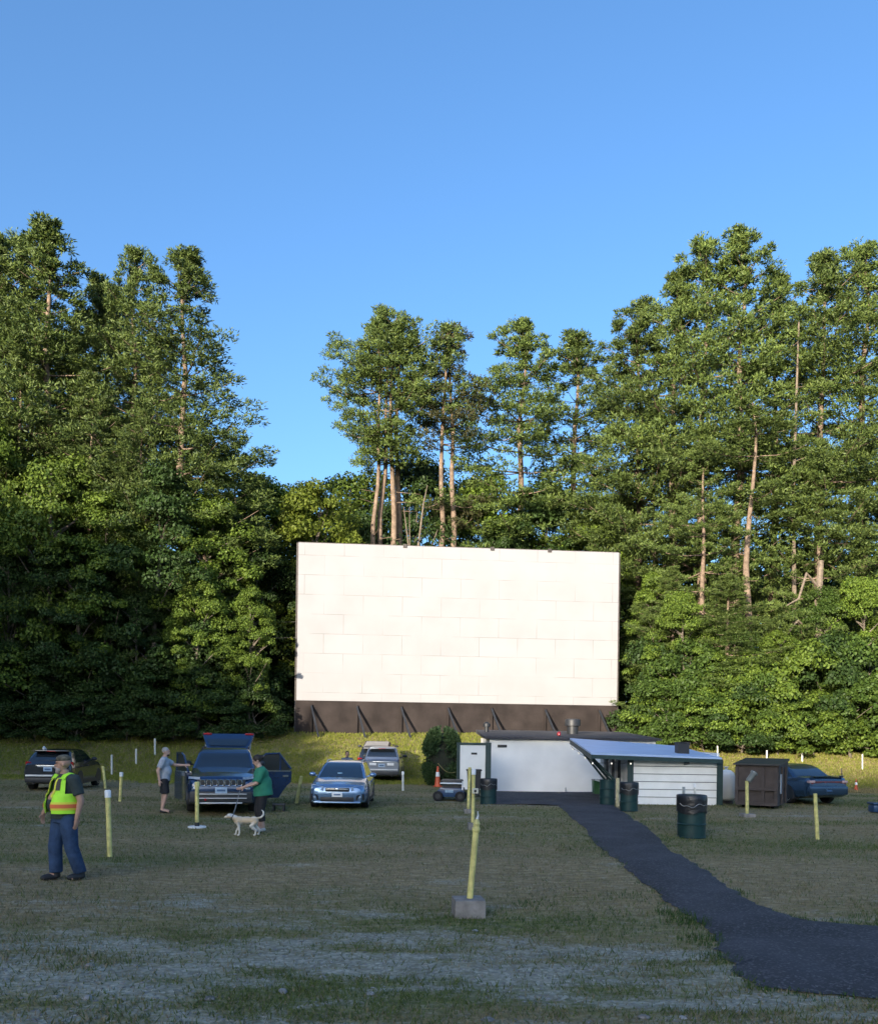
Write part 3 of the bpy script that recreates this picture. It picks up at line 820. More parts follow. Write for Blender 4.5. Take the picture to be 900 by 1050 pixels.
# bare dead pole trunk and a bare branched sapling behind the screen
p = at(817, 330, 57); z0 = gz(p.x, 57)
o = empty("dead_tree", (p.x, 57, z0), 0, "bare grey dead trunk standing like a pole in the right sky notch", "tree")
MB().tube([(0, 0, -.4), (.1, 0, 8), (-.05, .1, 16), (.12, 0, p.z - z0)], [.2, .15, .11, .05], 7).build("trunk", DEADWOOD, o)
for q in range(9):
    z = 10 + q * 1.6; a = q * 2.4; MB().tube([(0, 0, z), (math.cos(a) * .9, math.sin(a) * .9, z + .25)], [.03, .01], 4).build("branch_stub", DEADWOOD, o)
p = at(427, 515, 61.5); z0 = gz(p.x, 61.5)
o = empty("dead_sapling", (p.x, 61.5, z0), 0, "bare forked dead sapling between the two pine clumps behind the screen", "tree")
hh = p.z - z0
mb = MB(); mb.tube([(0, 0, -.3), (-.1, 0, hh * .6), (.15, 0, hh * .8), (.5, 0, hh), (.75, 0, hh + 1.2)], [.14, .11, .08, .05, .02], 6)
mb.tube([(-.1, 0, hh * .62), (-.5, 0, hh * .8), (-.9, 0, hh * .98)], [.07, .05, .02], 5); mb.tube([(-.05, 0, hh * .66), (.6, -.1, hh * .72), (1.5, -.1, hh * .88)], [.07, .05, .02], 5)
mb.tube([(-.4, 0, hh * .75), (-.5, .1, hh * .98)], [.04, .015], 5)
mb.build("trunk", DEADWOOD, o)
# the forked pale dead branches in the right group
p = at(840, 575, 54.2); o = empty("dead_branch_tree", (p.x, 54.2, gz(p.x, 54.2)), 0, "pale forked dead trunk with crooked branches in the green wall near the right edge", "tree")
h0 = p.z - o.location.z
mb = MB(); mb.tube([(0, 0, -.3), (.2, 0, h0 * .4), (-.1, 0, h0 * .7), (.1, 0, h0)], [.32, .28, .25, .16], 8)
mb.tube([(-.1, 0, h0 * .72), (-.9, -.4, h0 * .62), (-1.6, -.8, h0 * .66), (-2.6, -1, h0 * .55)], [.13, .1, .08, .03], 6)
mb.tube([(0, 0, h0 * .85), (-1.0, -.5, h0 * .92), (-1.5, -.6, h0 * .78), (-2.3, -.8, h0 * .74)], [.12, .09, .07, .03], 6)
mb.tube([(0, 0, h0 * .5), (-.8, -1.0, h0 * .45), (-1.0, -1.6, h0 * .52)], [.1, .08, .03], 6)
mb.build("trunk", DEADWOOD, o)

# the wood behind and left of the photographer, whose long evening shadow lies over the field
rg = np.random.default_rng(99)
def belt(n, fx, fy, fh):
    t = rg.random(n); x = fx(t) + rg.normal(size=n) * 1.2; y = fy(t) + rg.normal(size=n) * 1.2
    H_ = fh(t, x, y); z = H_ * (1 - rg.random(n) ** 1.25 * 1.0)
    return np.stack([x, y, z], 1)
def h_back(t, x, y):
    b = np.interp(x, [-130, -112, -104, -97, -90, -84, -78, -73, -66, -55], [50, 48.5, 46.6, 46.0, 46.0, 46.5, 46.5, 46.0, 45.8, 46.2])
    return b - 1.0 * fbm(x * .35, y * 0, 83, 3) + .3 - ground(x, y)
cb = belt(16000, lambda t: -130 + 80 * t, lambda t: -152 + 0 * t, h_back)
def h_left(t, x, y):
    return np.interp(y, [-40, -22, -15, 0, 13, 30, 52], [16, 17.5, 20.5, 25, 24, 23, 22]) * (.86 + .24 * fbm(y * .35, x * .2, 85, 3))
cl_ = belt(12000, lambda t: -44 - 2 * np.sin(t * 20), lambda t: -48 + 100 * t, h_left)
cb = np.concatenate([cb, cl_]); cb[:, 2] += ground(cb[:, 0], cb[:, 1])
Vb = sprays(cb, unit(rg.normal(size=cb.shape)), 4, 1.2, .36, rg, up=.1, spread=1.2)
tag(link("woodland", arrmesh("woodland", Vb, np.arange(len(Vb)).reshape(-1, 4)), LEAF_D), "dense wood behind and left of the photographer shading the field", "woodland", kind='stuff')

# the wood going on behind the trees one can tell apart
rg = np.random.default_rng(101)
n = 26000
x = rg.uniform(-75, 75, n); y = rg.uniform(74, 92, n)
hb2 = 13 + 6 * fbm(x * .13, y * .13, 91, 3)
cf = np.stack([x, y, ground(x, y) + hb2 * rg.random(n) ** .8], 1)
Vf = leaf_cloud(cf, np.full(n, .8), 5, rg, .38)
tag(link("forest", arrmesh("forest", Vf, np.arange(len(Vf)).reshape(-1, 4)), LEAF_D), "deep shaded forest continuing behind the front trees", "forest", kind='stuff')

# ------------------------------------------------------------------ materials of made things
WHITEP = mat("white_paint", (.82, .82, .79), .6, var=.05, scale=1.5, bump=.15, bscale=20, spec=.3)
BLACKM = mat("black_paint", (.022, .024, .028), .5, var=.2, scale=5)
DKGREEN = mat("dark_green_paint", (.018, .045, .045), .5, var=.2, scale=4)
GALV = mat("galvanised_steel", (.55, .56, .57), .45, .3, var=.1, scale=8)
STEEL_DK = mat("dark_steel", (.06, .05, .045), .6, .2, var=.3, scale=4)
YELLOW = mat("yellow_paint", (.60, .54, .20), .55, var=.28, scale=9, bump=.1)
CAPW = mat("white_plastic", (.78, .79, .80), .5, var=.05)
CONC = mat("concrete", (.23, .215, .20), .9, var=.3, scale=7, bump=.6, bscale=30, spec=.2)
RUBBER = mat("tyre_rubber", (.018, .018, .02), .8, var=.2, spec=.3)
GLASS = mat("car_glass", (.012, .016, .02), .04, var=.1, spec=.9, coat=.6)
CHROME = mat("chrome", (.75, .76, .78), .15, 1.0, var=.03)
RIM = mat("alloy_rim", (.45, .46, .48), .3, .9, var=.05)
LAMP = mat("headlight_lens", (.30, .34, .38), .08, .3, var=.2, scale=14, spec=.8, coat=.6)
REDLAMP = mat("red_lens", (.38, .012, .015), .15, var=.15, spec=.7, coat=.6)
ORANGEP = mat("orange_plastic", (.52, .09, .03), .5, var=.12, scale=9)

# ------------------------------------------------------------------ the movie screen
TL, TR, BL, BR = at(306.5, 558, 54.5), at(635, 565, 56.2), at(303.5, 720, 54.5), at(632, 722, 56.2)
xl, xr = (TL.x + BL.x) / 2, (TR.x + BR.x) / 2
scr = empty("movie_screen", ((xl + xr) / 2, (54.5 + 56.2) / 2, gz((xl + xr) / 2, 55.3)), math.atan2(56.2 - 54.5, xr - xl),
            "huge white outdoor movie screen of painted panels on a dark braced base wall", "movie screen")
zb0 = scr.location.z
hw = math.hypot(xr - xl, 1.7) / 2
zt, zm = (TL.z + TR.z) / 2 - zb0, (BL.z + BR.z) / 2 - zb0
def screen_mat():
    m = bpy.data.materials.new("screen_panels"); m.use_nodes = True; t = m.node_tree; p = t.nodes['Principled BSDF']; N = t.nodes.new; L = t.links.new
    tc = N('ShaderNodeTexCoord'); sp = N('ShaderNodeSeparateXYZ'); L(tc.outputs['Object'], sp.inputs[0])
    cb = N('ShaderNodeCombineXYZ'); L(sp.outputs['X'], cb.inputs[0]); L(sp.outputs['Z'], cb.inputs[1])
    br = N('ShaderNodeTexBrick'); L(cb.outputs[0], br.inputs['Vector'])
    br.inputs['Scale'].default_value = 1.0; br.inputs['Brick Width'].default_value = 2.44; br.inputs['Row Height'].default_value = 1.22
    br.inputs['Mortar Size'].default_value = .016; br.inputs['Mortar Smooth'].default_value = .2; br.offset = .5
    br.inputs['Color1'].default_value = (.325, .318, .326, 1); br.inputs['Color2'].default_value = (.310, .303, .311, 1); br.inputs['Mortar'].default_value = (.20, .196, .20, 1)
    nz = N('ShaderNodeTexNoise'); nz.inputs['Scale'].default_value = .5; nz.inputs['Detail'].default_value = 5; L(tc.outputs['Object'], nz.inputs['Vector'])
    r = N('ShaderNodeValToRGB'); r.color_ramp.elements[0].position = .3; r.color_ramp.elements[0].color = (.93, .93, .92, 1); r.color_ramp.elements[1].position = .6; r.color_ramp.elements[1].color = (1, 1, 1, 1)
    L(nz.outputs['Fac'], r.inputs[0])
    # seams fade in and out
    n2 = N('ShaderNodeTexNoise'); n2.inputs['Scale'].default_value = .45; L(tc.outputs['Object'], n2.inputs['Vector'])
    r2 = N('ShaderNodeValToRGB'); r2.color_ramp.elements[0].position = .40; r2.color_ramp.elements[1].position = .60; L(n2.outputs['Fac'], r2.inputs[0])
    mm = N('ShaderNodeMix'); mm.data_type = 'RGBA'; L(r2.outputs[0], mm.inputs[0]); mm.inputs[6].default_value = (.318, .311, .319, 1); L(br.outputs['Color'], mm.inputs[7])
    mx = N('ShaderNodeMix'); mx.data_type = 'RGBA'; mx.blend_type = 'MULTIPLY'; mx.inputs[0].default_value = 1; L(mm.outputs[2], mx.inputs[6]); L(r.outputs[0], mx.inputs[7])
    L(mx.outputs[2], p.inputs['Base Color']); p.inputs['Roughness'].default_value = .75; p.inputs['Specular IOR Level'].default_value = .2
    b = N('ShaderNodeBump'); b.inputs['Strength'].default_value = .25; b.inputs['Distance'].default_value = .02; b.invert = True
    L(br.outputs['Fac'], b.inputs['Height']); L(b.outputs[0], p.inputs['Normal'])
    return m
MB().box(-hw, hw, 0, .25, zm, zt).build("screen_panel", screen_mat(), scr)
BASEW = mat("weathered_brown_boards", (.032, .025, .023), .85, var=.35, scale=.9, bump=.4, bscale=12, spec=.2)
MB().box(-hw - .05, hw + .02, .03, .3, -.9, zm - .01).build("base_wall", BASEW, scr)
MB().box(-hw - .12, -hw - .003, .05, .4, -.9, zt).build("edge_board", STEEL_DK, scr)
MB().box(hw + .003, hw + .10, .05, .4, -.9, zt).build("edge_board", STEEL_DK, scr)
MB().box(-hw, hw, .10, .30, zt + .003, zt + .06).build("edge_board", STEEL_DK, scr)
for px in (320, 366, 411, 459, 504, 560, 617):
    X = at(px, 735, 55.2).x - scr.location.x
    mb = MB(); mb.box(X - .06, X + .06, -.12, .028, -.5, zm - .25); mb.build("wall_post", BASEW, scr)
    MB().tube([(X, -.1, zm - .35), (X + .55, -1.5, .0 + gz(X + .5, 53.8) - zb0 - .1)], .075, 4).build("brace", BLACKM, scr)
for k_ in range(7):
    z = 1 + k_ * 2
    MB().tube([(-hw + 1 + k_ * 3.1, .3, zt - .6), (-hw + 1 + k_ * 3.1, 4.2, -.2)], .1, 4).build("rear_strut", STEEL_DK, scr)
for px in (415, 505, 565):
    X = at(px, 562, 55.2).x - scr.location.x
    MB().box(X - .12, X + .12, -.06, .09, zt - .12, zt + .10).build("hook_bracket", STEEL_DK, scr)
for z in (zm + (zt - zm) * .50, zm + (zt - zm) * .40):
    MB().tube([(-hw, .2, z), (-hw - 1.6, .3, z - .06), (-hw - 3.4, .4, z + .1)], .009, 4).build("guy_cable", STEEL_DK, scr)

# ------------------------------------------------------------------ low white building
B0 = at(501, 810, 36.6); B1 = at(640, 806, 36.6)
gb = gz(4, 36.6)
bx0, bx1 = B0.x, at(664, 760, 38).x
wz = at(501, 757.5, 36.6).z
bd = empty("projection_building", (bx0, 36.6, gb - .1), 0, "long low white building with a flat dark roof below the screen", "building")
H_ = wz - gb + .1
STUCCO = mat("white_stucco", (.86, .86, .84), .75, var=.09, scale=.8, bump=.25, bscale=14, spec=.2)
MB().box(0, bx1 - bx0, 0, 7.5, -.3, H_).build("wall", STUCCO, bd)
rf = MB().hexa([(-.25, -.22, H_ + .003), (bx1 - bx0 + .2, -.22, H_ + .003), (bx1 - bx0 + .2, 7.7, H_ + .25), (-.25, 7.7, H_ + .25),
                (-.25, -.22, H_ + .09), (bx1 - bx0 + .2, -.22, H_ + .09), (bx1 - bx0 + .2, 7.7, H_ + .42), (-.25, 7.7, H_ + .42)]).build("roof", mat("tar_roofing", (.045, .043, .05), .8, var=.4, scale=1.1), bd)
mb = MB(); mb.lathe([(.10, 0), (.10, .25), (.17, .27), (.17, .42), (.06, .5)], 12, Matrix.Translation((.15, 5, H_ + .28))); mb.build("vent_pipe", BLACKM, rf, 40)
c = at(587, 740, 40.5); cx, cz = c.x - bx0, c.z - bd.location.z
mb = MB(); mb.lathe([(.26, H_ + .1), (.26, cz - .22), (.36, cz - .2), (.36, cz + .06), (.34, cz + .1), (.2, cz + .12)], 18, Matrix.Translation((cx, 3.9, 0))); mb.build("roof_fan", BLACKM, rf, 40)
c = at(573, 752, 37.2)
mb = MB(); mb.lathe([(.05, 0), (.085, .02), (.085, .13), (.05, .18)], 12, Matrix.Translation((c.x - bx0, .6, H_ + .15))); mb.build("red_roof_lamp", REDLAMP, rf, 40)
MB().box(at(510, 765, 36.6).x - bx0, at(519.5, 765, 36.6).x - bx0, -.03, -.003, at(510, 766.5, 36.6).z - bd.location.z, at(510, 763.8, 36.6).z - bd.location.z).build("wall_plate", BLACKM, bd)
X = at(579.5, 806, 36.6).x - bx0
MB().tube([(X, -.06, 0), (X, -.06, .35)], .035, 8).build("downpipe", GALV, bd)
MB().box(-.005, bx1 - bx0, -.04, -.003, -.2, .16).build("footing", CONC, bd)

# ------------------------------------------------------------------ menu kiosk left of the building
k0 = at(468, 800, 34.5); k1 = at(504, 800, 34.5); gk = gz((k0.x + k1.x) / 2, 34.5)
kz = at(486, 763, 34.5).z - gk
ks = empty("notice_board", ((k0.x + k1.x) / 2, 34.5, gk), 0, "white notice board in a dark frame beside the round clipped hedge", "sign board")
W_ = (k1.x - k0.x) / 2
MB().box(-W_ + .12, W_ - .26, -.03, .03, .15, kz - .05).build("board", WHITEP, ks)
MB().box(-W_, -W_ + .118, -.06, .08, -.3, kz + .02).build("post", DKGREEN, ks)
MB().box(W_ - .258, W_ - .04, -.08, .10, -.3, kz + .06).build("post", DKGREEN, ks)
MB().box(-W_ - .02, W_ - .26, -.05, .07, kz - .048, kz + .05).build("top_rail", DKGREEN, ks)
MB().box(-.13, .10, -.045, -.033, kz - .42, kz - .34).build("label_plate", BLACKM, ks)

# ------------------------------------------------------------------ ticket shed with the metal roof
s0 = at(645, 826, 29.5); s1 = at(737.5, 826, 29.5)
gs = gz((s0.x + s1.x) / 2, 29.5)
zt_ = at(690, 778, 29.5).z
sh = empty("snack_shed", ((s0.x + s1.x) / 2, 29.5, gs), 0, "low white clapboard shed with a pale blue-grey sloping metal roof", "shed")
ox = sh.location.x
Wd = (s1.x - s0.x) / 2; hz = zt_ - gs
mb = MB()
nb = 6
for k_ in range(nb):       # clapboards, spaced so the dark backing shows as their lap shadow
    z0, z1 = hz * k_ / nb, hz * (k_ + 1) / nb - .026
    mb.hexa([(-Wd, -.05, z0), (Wd, -.05, z0), (Wd, .02, z0), (-Wd, .02, z0), (-Wd, -.012, z1), (Wd, -.012, z1), (Wd, .02, z1), (-Wd, .02, z1)])
MB().box(-Wd + .003, Wd - .003, .023, .1, -.3, hz).build("lap_shadow_backing", mat("lap_shadow_grey", (.16, .17, .18), .8), sh); mb.box(Wd - .08, Wd, .1, 5.3, -.3, hz + .2); mb.box(-Wd, Wd, 5.3, 5.4, -.3, hz + .3)
mb.box(-Wd, -Wd + .08, .1, 1.2, -.3, hz); mb.box(-Wd, -Wd + .08, 1.2, 4.6, -.3, .55); mb.box(-Wd, -Wd + .08, 4.6, 5.3, -.3, hz + .3); mb.box(-Wd, -Wd + .08, 1.2, 4.6, hz * .92, hz + .2)
mb.build("wall", mat("white_clapboard", (.82, .82, .79), .6, var=.07, scale=2, bump=.2, bscale=25, spec=.3), sh)
MB().box(-Wd + .09, -Wd + .12, 1.2, 4.6, .55, hz * .92).build("serving_window", mat("dark_opening", (.02, .018, .016), .7), sh)
MB().box(-Wd - .35, -Wd + .08, 1.2, 4.6, .551, .60).build("serving_counter", WHITEP, sh)
for y0, y1 in ((1.25, 1.35), (2.3, 2.4), (3.4, 3.5)):
    MB().box(-Wd - .03, -Wd + .06, y0, y1, .61, hz * .92 - .003).build("window_post", WHITEP, sh)
for x0 in (-Wd - .09, Wd - .12):
    MB().box(x0, x0 + .2, -.075, -.037, -.2, hz + .0).build("corner_board", DKGREEN, sh)
# roof: lifted towards the back left
ra, rb_ = at(606, 772, 28.9), at(740, 777, 29.2)
rc, rd = at(693, 764.8, 34.6), at(584, 757, 34.6)
def loc(p): return Vector((p.x - ox, p.y - 29.5, p.z - gs))
top = [loc(q) for q in (ra, rb_, rc, rd)]; dn = Vector((0, 0, .06))
ROOFM = mat("metal_roofing", (.42, .55, .78), .5, .0, var=.06, scale=1.5, spec=.4)
roof = MB().hexa([top[0] - dn, top[1] - dn, top[2] - dn, top[3] - dn, *top]).build("roof", ROOFM, sh)
# fascia boards hung under the roof's edges
def board(p, q, h, th, off, name, m):
    d = (q - p); d.z = 0; d.normalize(); n = Vector((d.y, -d.x, 0)) * th
    o = n * off; a, b = p - dn * 1.05 + o, q - dn * 1.05 + o; dz = Vector((0, 0, h))
    MB().hexa([a - dz, b - dz, b - dz - n, a - dz - n, a, b, b - n, a - n]).build(name, m, sh)
board(top[0], top[1], .13, .04, 0, "fascia_board", DKGREEN)
board(top[3], top[0], .17, .04, 0, "fascia_board", DKGREEN)
for y in (.2, 1.5, 2.9):     # slanting awning struts under the left overhang
    f = (y + .6) / 5.7
    q = top[0].lerp(top[3], f)
    MB().tube([q + Vector((.1, 0, -.2)), (-Wd - .02, y + .15, .38)], .055, 4).build("awning_strut", DKGREEN, sh)
v0 = at(699, 770.5, 30.5); fx = (v0.x - ox)
mb = MB(); zr = top[0].lerp(top[3], .25).z - .12
zv = at(699, 761, 30.5).z - gs
mb.box(fx - .2, fx + .2, .8, 1.2, zv - .42, zv - .03, bev=.01); mb.box(fx - .23, fx + .23, .77, 1.23, zv - .027, zv)
mb.build("roof_vent", BLACKM, roof)
l0 = at(703, 783, 29.4); lx, lz = l0.x - ox, l0.z - gs
mb = MB(); mb.box(lx - .04, lx + .04, -.05, -.036, lz - .05, lz + .05); mb.tube([(lx, -.05, lz), (lx + .02, -.12, lz - .01)], .03, 8); mb.tube([(lx - .08, -.13, lz - .035), (lx + .10, -.13, lz + .02)], [.03, .045], 10)
mb.build("wall_lamp", mat("grey_metal", (.16, .17, .18), .5, .3), sh)

# string of bulbs under the awning edge
sl_ = empty("string_lights", (ox + top[3].x, 29.5, gs), 0, "string of small white bulbs hanging under the shed's awning edge", "string lights")
pts = []
for k_ in range(11):
    f = k_ / 10; q = top[3].lerp(top[0], f) - Vector((top[3].x - .05, 0, .30 + .05 * math.sin(f * 3 * math.pi) ** 2)); pts.append(q)
q0 = top[0] - Vector((top[3].x, 0, 0))
for k_ in range(1, 7):
    f = k_ / 6; q = q0.lerp(q0 + Vector((1.3, .15, 0)), f) - Vector((-.05, -.05, .30 + .05 * math.sin(f * 2 * math.pi) ** 2)); pts.append(q)
MB().tube(pts, .008, 4).build("cable", BLACKM, sl_)
BULB = mat("lit_bulb", (.9, .85, .75), .3, emit=((1, .9, .72), .35))
for q in pts[1::3]:
    MB().ell(q - Vector((0, 0, .05)), (.026, .026, .034), None, 8, 6).build("bulb", BULB, sl_, 60)

# white tank behind the shed's right corner
g = at(741, 822, 31.0); gt = gz(g.x, 31.0)
tk = empty("propane_tank", (g.x + .10, 31.0, gt), 0, "white propane tank standing behind the shed's right corner", "tank")
ht = at(741, 789, 31).z - gt
mb = MB(); mb.lathe([(.02, .1), (.22, .12), (.31, .22), (.31, ht - .25), (.27, ht - .12), (.15, ht - .03), (.02, ht)], 24); mb.build("tank", WHITEP, tk, 60)
mb = MB(); mb.lathe([(.24, 0), (.24, .09), (.2, .1)], 20); mb.build("foot_ring", STEEL_DK, tk, 40)
mb = MB(); mb.lathe([(.05, ht + .002), (.05, ht + .06), (.09, ht + .07), (.09, ht + .1)], 12); mb.build("valve", GALV, tk, 40)

# ------------------------------------------------------------------ dumpster
d0 = at(755, 829, 28.3); d1 = at(796, 829, 28.3); gd = gz((d0.x + d1.x) / 2, 28.5)
RUST = mat("rusty_brown_steel", (.055, .043, .040), .7, .1, var=.35, scale=3, bump=.3, bscale=15)
dm = empty("dumpster", ((d0.x + d1.x) / 2, 28.3, gd), R(-29), "brown steel dumpster with a black lid beside the blue sedan", "dumpster")
w2 = (d1.x - d0.x) / 2; hd = at(775, 785, 28.3).z - gd
MB().hexa([(-w2, 0, .10), (w2, 0, .10), (w2, 2.1, .10), (-w2, 2.1, .10), (-w2 - .02, -.03, hd), (w2 + .02, -.03, hd), (w2 + .02, 2.12, hd + .12), (-w2 - .02, 2.12, hd + .12)]).build("bin", RUST, dm)
for x in (-w2 + .03, w2 - .45, w2 - .05): MB().box(x - .05, x + .05, -.10, -.032, .205, hd - .06).build("rib", RUST, dm)
MB().box(-w2, w2, -.115, -.033, hd * .42, hd * .42 + .10).build("rib", RUST, dm); MB().box(-w2, w2, -.09, -.002, .10, .2).build("rib", RUST, dm)
for y in (.5, 1.3): MB().box(w2 + .022, w2 + .08, y, y + .1, .15, hd - .05).build("rib", RUST, dm)
ld = MB().hexa([(-w2 - .08, -.14, hd + .004), (w2 + .06, -.14, hd + .004), (w2 + .06, 2.15, hd + .125), (-w2 - .08, 2.15, hd + .125), (-w2 - .08, -.14, hd + .05), (w2 + .06, -.14, hd + .05), (w2 + .06, 2.15, hd + .20), (-w2 - .08, 2.15, hd + .20)]).build("lid", BLACKM, dm)
for x in (-w2 + .2, w2 - .2): MB().lathe([(.09, 0), (.1, .03), (.1, .06), (.09, .09)], 14, Matrix.Translation((x, .3, .1)) @ Matrix.Rotation(R(90), 4, 'Y') @ Matrix.Translation((.0, 0, -.045))).build("caster", RUBBER, dm, 40)
MB().box(w2 + .03, w2 + .05, .2, .75, hd * .35, hd * .8).build("pale_panel", mat("faded_decal", (.35, .37, .4), .6), dm)

# ------------------------------------------------------------------ clipped hedge bush
h0 = at(453, 803, 39.5); gh = gz(h0.x, 39.5)
hb = empty("hedge", (h0.x, 39.5, gh), 0, "dense dark clipped evergreen hedge rounded on top, left of the notice board", "hedge")
hh_ = at(453, 748, 39.5).z - gh; hw_ = 38 / 900 * 39.5 / 2
rg = np.random.default_rng(5)
n = 22000; u = rg.normal(size=(n, 3)); u = unit(np.sign(u) * np.abs(u) ** .36)
rn = .90 + .12 * rg.random((n, 1)) + .06 * (fbm(u[:, 0] * 4 + 9, u[:, 2] * 4 + u[:, 1] * 3, 77, 3) - .5)[:, None]
pp = u * rn; mxx = np.max(np.abs(pp), 1); 
pts_ = u * rn * np.array([hw_, .8, hh_ * .53]) * 1.12 + np.array([0, 0, hh_ * .47])
pts_ = pts_[pts_[:, 2] > 0]
Vh = sprays(pts_, unit(u[:len(pts_)] + np.array([0, 0, .4])), 3, .11, .03, rg, up=.3)
link("foliage", arrmesh("hedge_foliage", Vh, np.arange(len(Vh)).reshape(-1, 4)), leafmat("hedge_leaf", [(.028, .058, .022), (.058, .10, .036), (.09, .14, .05)], trans=.15, objvar=0), hb)
mb = MB(); mb.ell((0, 0, hh_ * .47), (hw_ * .86, .65, hh_ * .47), None, 16, 10)
for x in (-.3, 0, .3): mb.tube([(x, 0, -.2), (x * .8, 0, .6)], .05, 6)
mb.build("stems", mat("inner_twigs", (.02, .025, .015), .9), hb)

# ------------------------------------------------------------------ speaker posts
GP = "yellow posts standing in the field"
def post(px, pb, ptx, pty, label, block=None, cap=None, wpx=None, m=YELLOW, collar=False, name="speaker_post", cat="post", group=GP, rad=None, plate=False, finial=False):
    g = G(px, pb); d = g.y
    t = at(ptx, pty, d)
    o = empty(name, (g.x, g.y, g.z), 0, label, cat, group)
    top = Vector((t.x - g.x, 0, t.z - g.z))
    r = rad or (wpx * .86 / 2 / 900 * d if wpx else .045)
    z0 = 0.0
    MB().tube([top * -.12, top * .5, top], r, 12).build("pipe", m, o, 50)
    if cap: 
        dd = top.normalized(); MB().tube([top - dd * .10, top + dd * .015, top + dd * .03], [r * 1.22, r * 1.22, r * .8], 12).build("cap", CAPW if cap == 1 else m, o, 50)
    if block:
        bw, bh = block
        mb = MB(); mb.box(-bw / 2, bw / 2, -bw / 2, bw / 2, -.12, bh, Matrix.Rotation(.12, 4, 'Z'), bev=.015); mb.build("concrete_block", CONC, o, 40)
    if plate:
        mb = MB(); mb.lathe([(.20, .0), (.20, .03), (.05, .035)], 18); mb.build("base_plate", CAPW, o, 40)
        MB().tube([(0, 0, .03), (0, 0, .12)], r * 1.25, 12).build("collar", BLACKM, o, 40)
    if finial:
        dd = top.normalized(); up = top
        mb = MB(); mb.tube([up - dd * .10, up - dd * .085, up - dd * .05, up - dd * .04], [r * 1.05, r * 1.3, r * 1.3, r * 1.05], 12); mb.tube([up - dd * .005, up, up + dd * .03, up + dd * .06], [r * 1.0, r * 1.15, r * .9, r * .4], 12)
        mb.build("hydrant_collar", m, o, 50)
        MB().tube([up + dd * .05, up + dd * .10 + Vector((.01, 0, 0)), up + dd * .15], [.018, .012, .004], 8).build("finial", GALV, o, 50)
    return o
# the near one is set in a block: its visible foot is the block
post(480, 940, 488.5, 845, "nearest yellow post, leaning, with hydrant-like collar, in a square concrete block", block=(.36, .21), wpx=7.6, finial=True)
post(112.5, 879, 110.5, 812, "tall yellow post with white cap behind the man in the yellow vest", cap=1, wpx=6)
post(123, 822, 124.5, 793, "short yellow post right of the tall white-capped one", cap=1, wpx=3.6)
post(108, 809, 105.5, 786, "thin leaning yellow post in front of the grey car's front wheel", wpx=3.0)
post(202, 849, 202, 803, "yellow post on a round white base plate before the dark jeep-like vehicle", cap=2, wpx=4.6, plate=True)
post(304, 824, 309, 796, "yellow post leaning right between the open rear door and the blue hatchback", wpx=4.2)
post(484.5, 851, 485.5, 790, "yellow post with a white cap and small box clamp in the middle row", cap=1, wpx=4.4, block=(.22, .16))
post(480, 834, 481.5, 787, "yellow post in a pale block just left of the one with the box clamp", wpx=3.8, block=(.26, .12))
post(766, 838, 765.5, 801, "yellow post in a low block with a grey speaker leaning on its top", wpx=4, block=(.36, .10))
post(838, 861, 835.5, 814, "plain yellow post leaning left in front of the blue sedan", wpx=4.6)
post(633, 827, 633, 798, "pale yellowish post between the two barrels beside the shed", wpx=4.4, m=mat("faded_yellow", (.55, .48, .28), .6, var=.15))
g = G(484.5, 851); p = at(487, 811, g.y)
o = empty("speaker_box", (p.x, g.y - .07, p.z), 0, "small pale box clamped to the middle yellow post", "box")
MB().box(-.07, .07, -.05, .05, -.06, .06, bev=.015).build("case", mat("aged_plastic", (.5, .5, .42), .5), o)
MB().lathe([(.03, 0), (.03, .012), (.015, .015)], 12, Matrix.Translation((0, -.052, 0)) @ Matrix.Rotation(R(90), 4, 'X')).build("knob", BLACKM, o, 40)
g = G(766, 838); p = at(770, 797, g.y)
o = empty("drive_in_speaker", (p.x, g.y, p.z), 0, "grey metal car speaker tilted on top of a yellow post before the dumpster", "speaker")
M = Matrix.Rotation(R(35), 4, 'Y')
mb = MB(); mb.lathe([(.06, -.16), (.085, -.13), (.085, .10), (.11, .13), (.11, .17), (.05, .2)], 16, M); mb.build("case", mat("speaker_grey", (.22, .25, .26), .45, .4, var=.15), o, 40)
mb = MB(); mb.lathe([(.09, .172), (.09, .19), (.03, .204)], 16, M); mb.build("grille", BLACKM, o, 40)
WG = "slim white posts in the far grass"
POSTW = mat("weathered_white_post", (.62, .62, .58), .6, var=.12)
for px, pb, tx, ty, lb, wp, kw in [
    (114.5, 795, 114.5, 774, "white post beside the grey car's front, first of the left row", 2.2, {}),
    (139.5, 784, 139.5, 768, "second white post of the row left of the grey-shirted man", 2.2, {}),
    (158.8, 775, 158.8, 757.5, "farthest white post of the left row, near the dark trees", 2.2, {}),
    (413, 811, 413, 792, "white-capped pale post right of the silver hatch seen from behind", 2.8, {'cap': 1}),
    (735.5, 777, 735.5, 764, "white post over the shed roof's right corner on the sunny grass", 1.9, {}),
    (786, 781, 786, 769.5, "short white post over the dumpster on the sunny grass", 2.0, {}),
    (822.3, 782, 822.3, 764, "tallest white post on the sunny grass, above the sedan", 2.1, {}),
    (884, 790, 884, 773.5, "faint pale post right of the sedan on the sunny grass", 1.6, {}),
    (601, 781, 601, 770, "pale post hidden mostly by the white building", 1.6, {}),
]:
    if px == 601: continue
    post(px, pb, tx, ty, lb, wpx=wp, m=POSTW, group=WG, name="white_post", **kw)
post(864, 801, 862.3, 788, "thin dark stake leaning behind the sedan's boot", wpx=1.4, m=STEEL_DK, group=None, name="stake", cat="stake")
post(701, 829, 700.8, 807, "short grey post behind the nearest barrel", wpx=3.4, m=mat("grey_post", (.3, .33, .33), .7, var=.2), group=None, name="grey_post", cat="post")
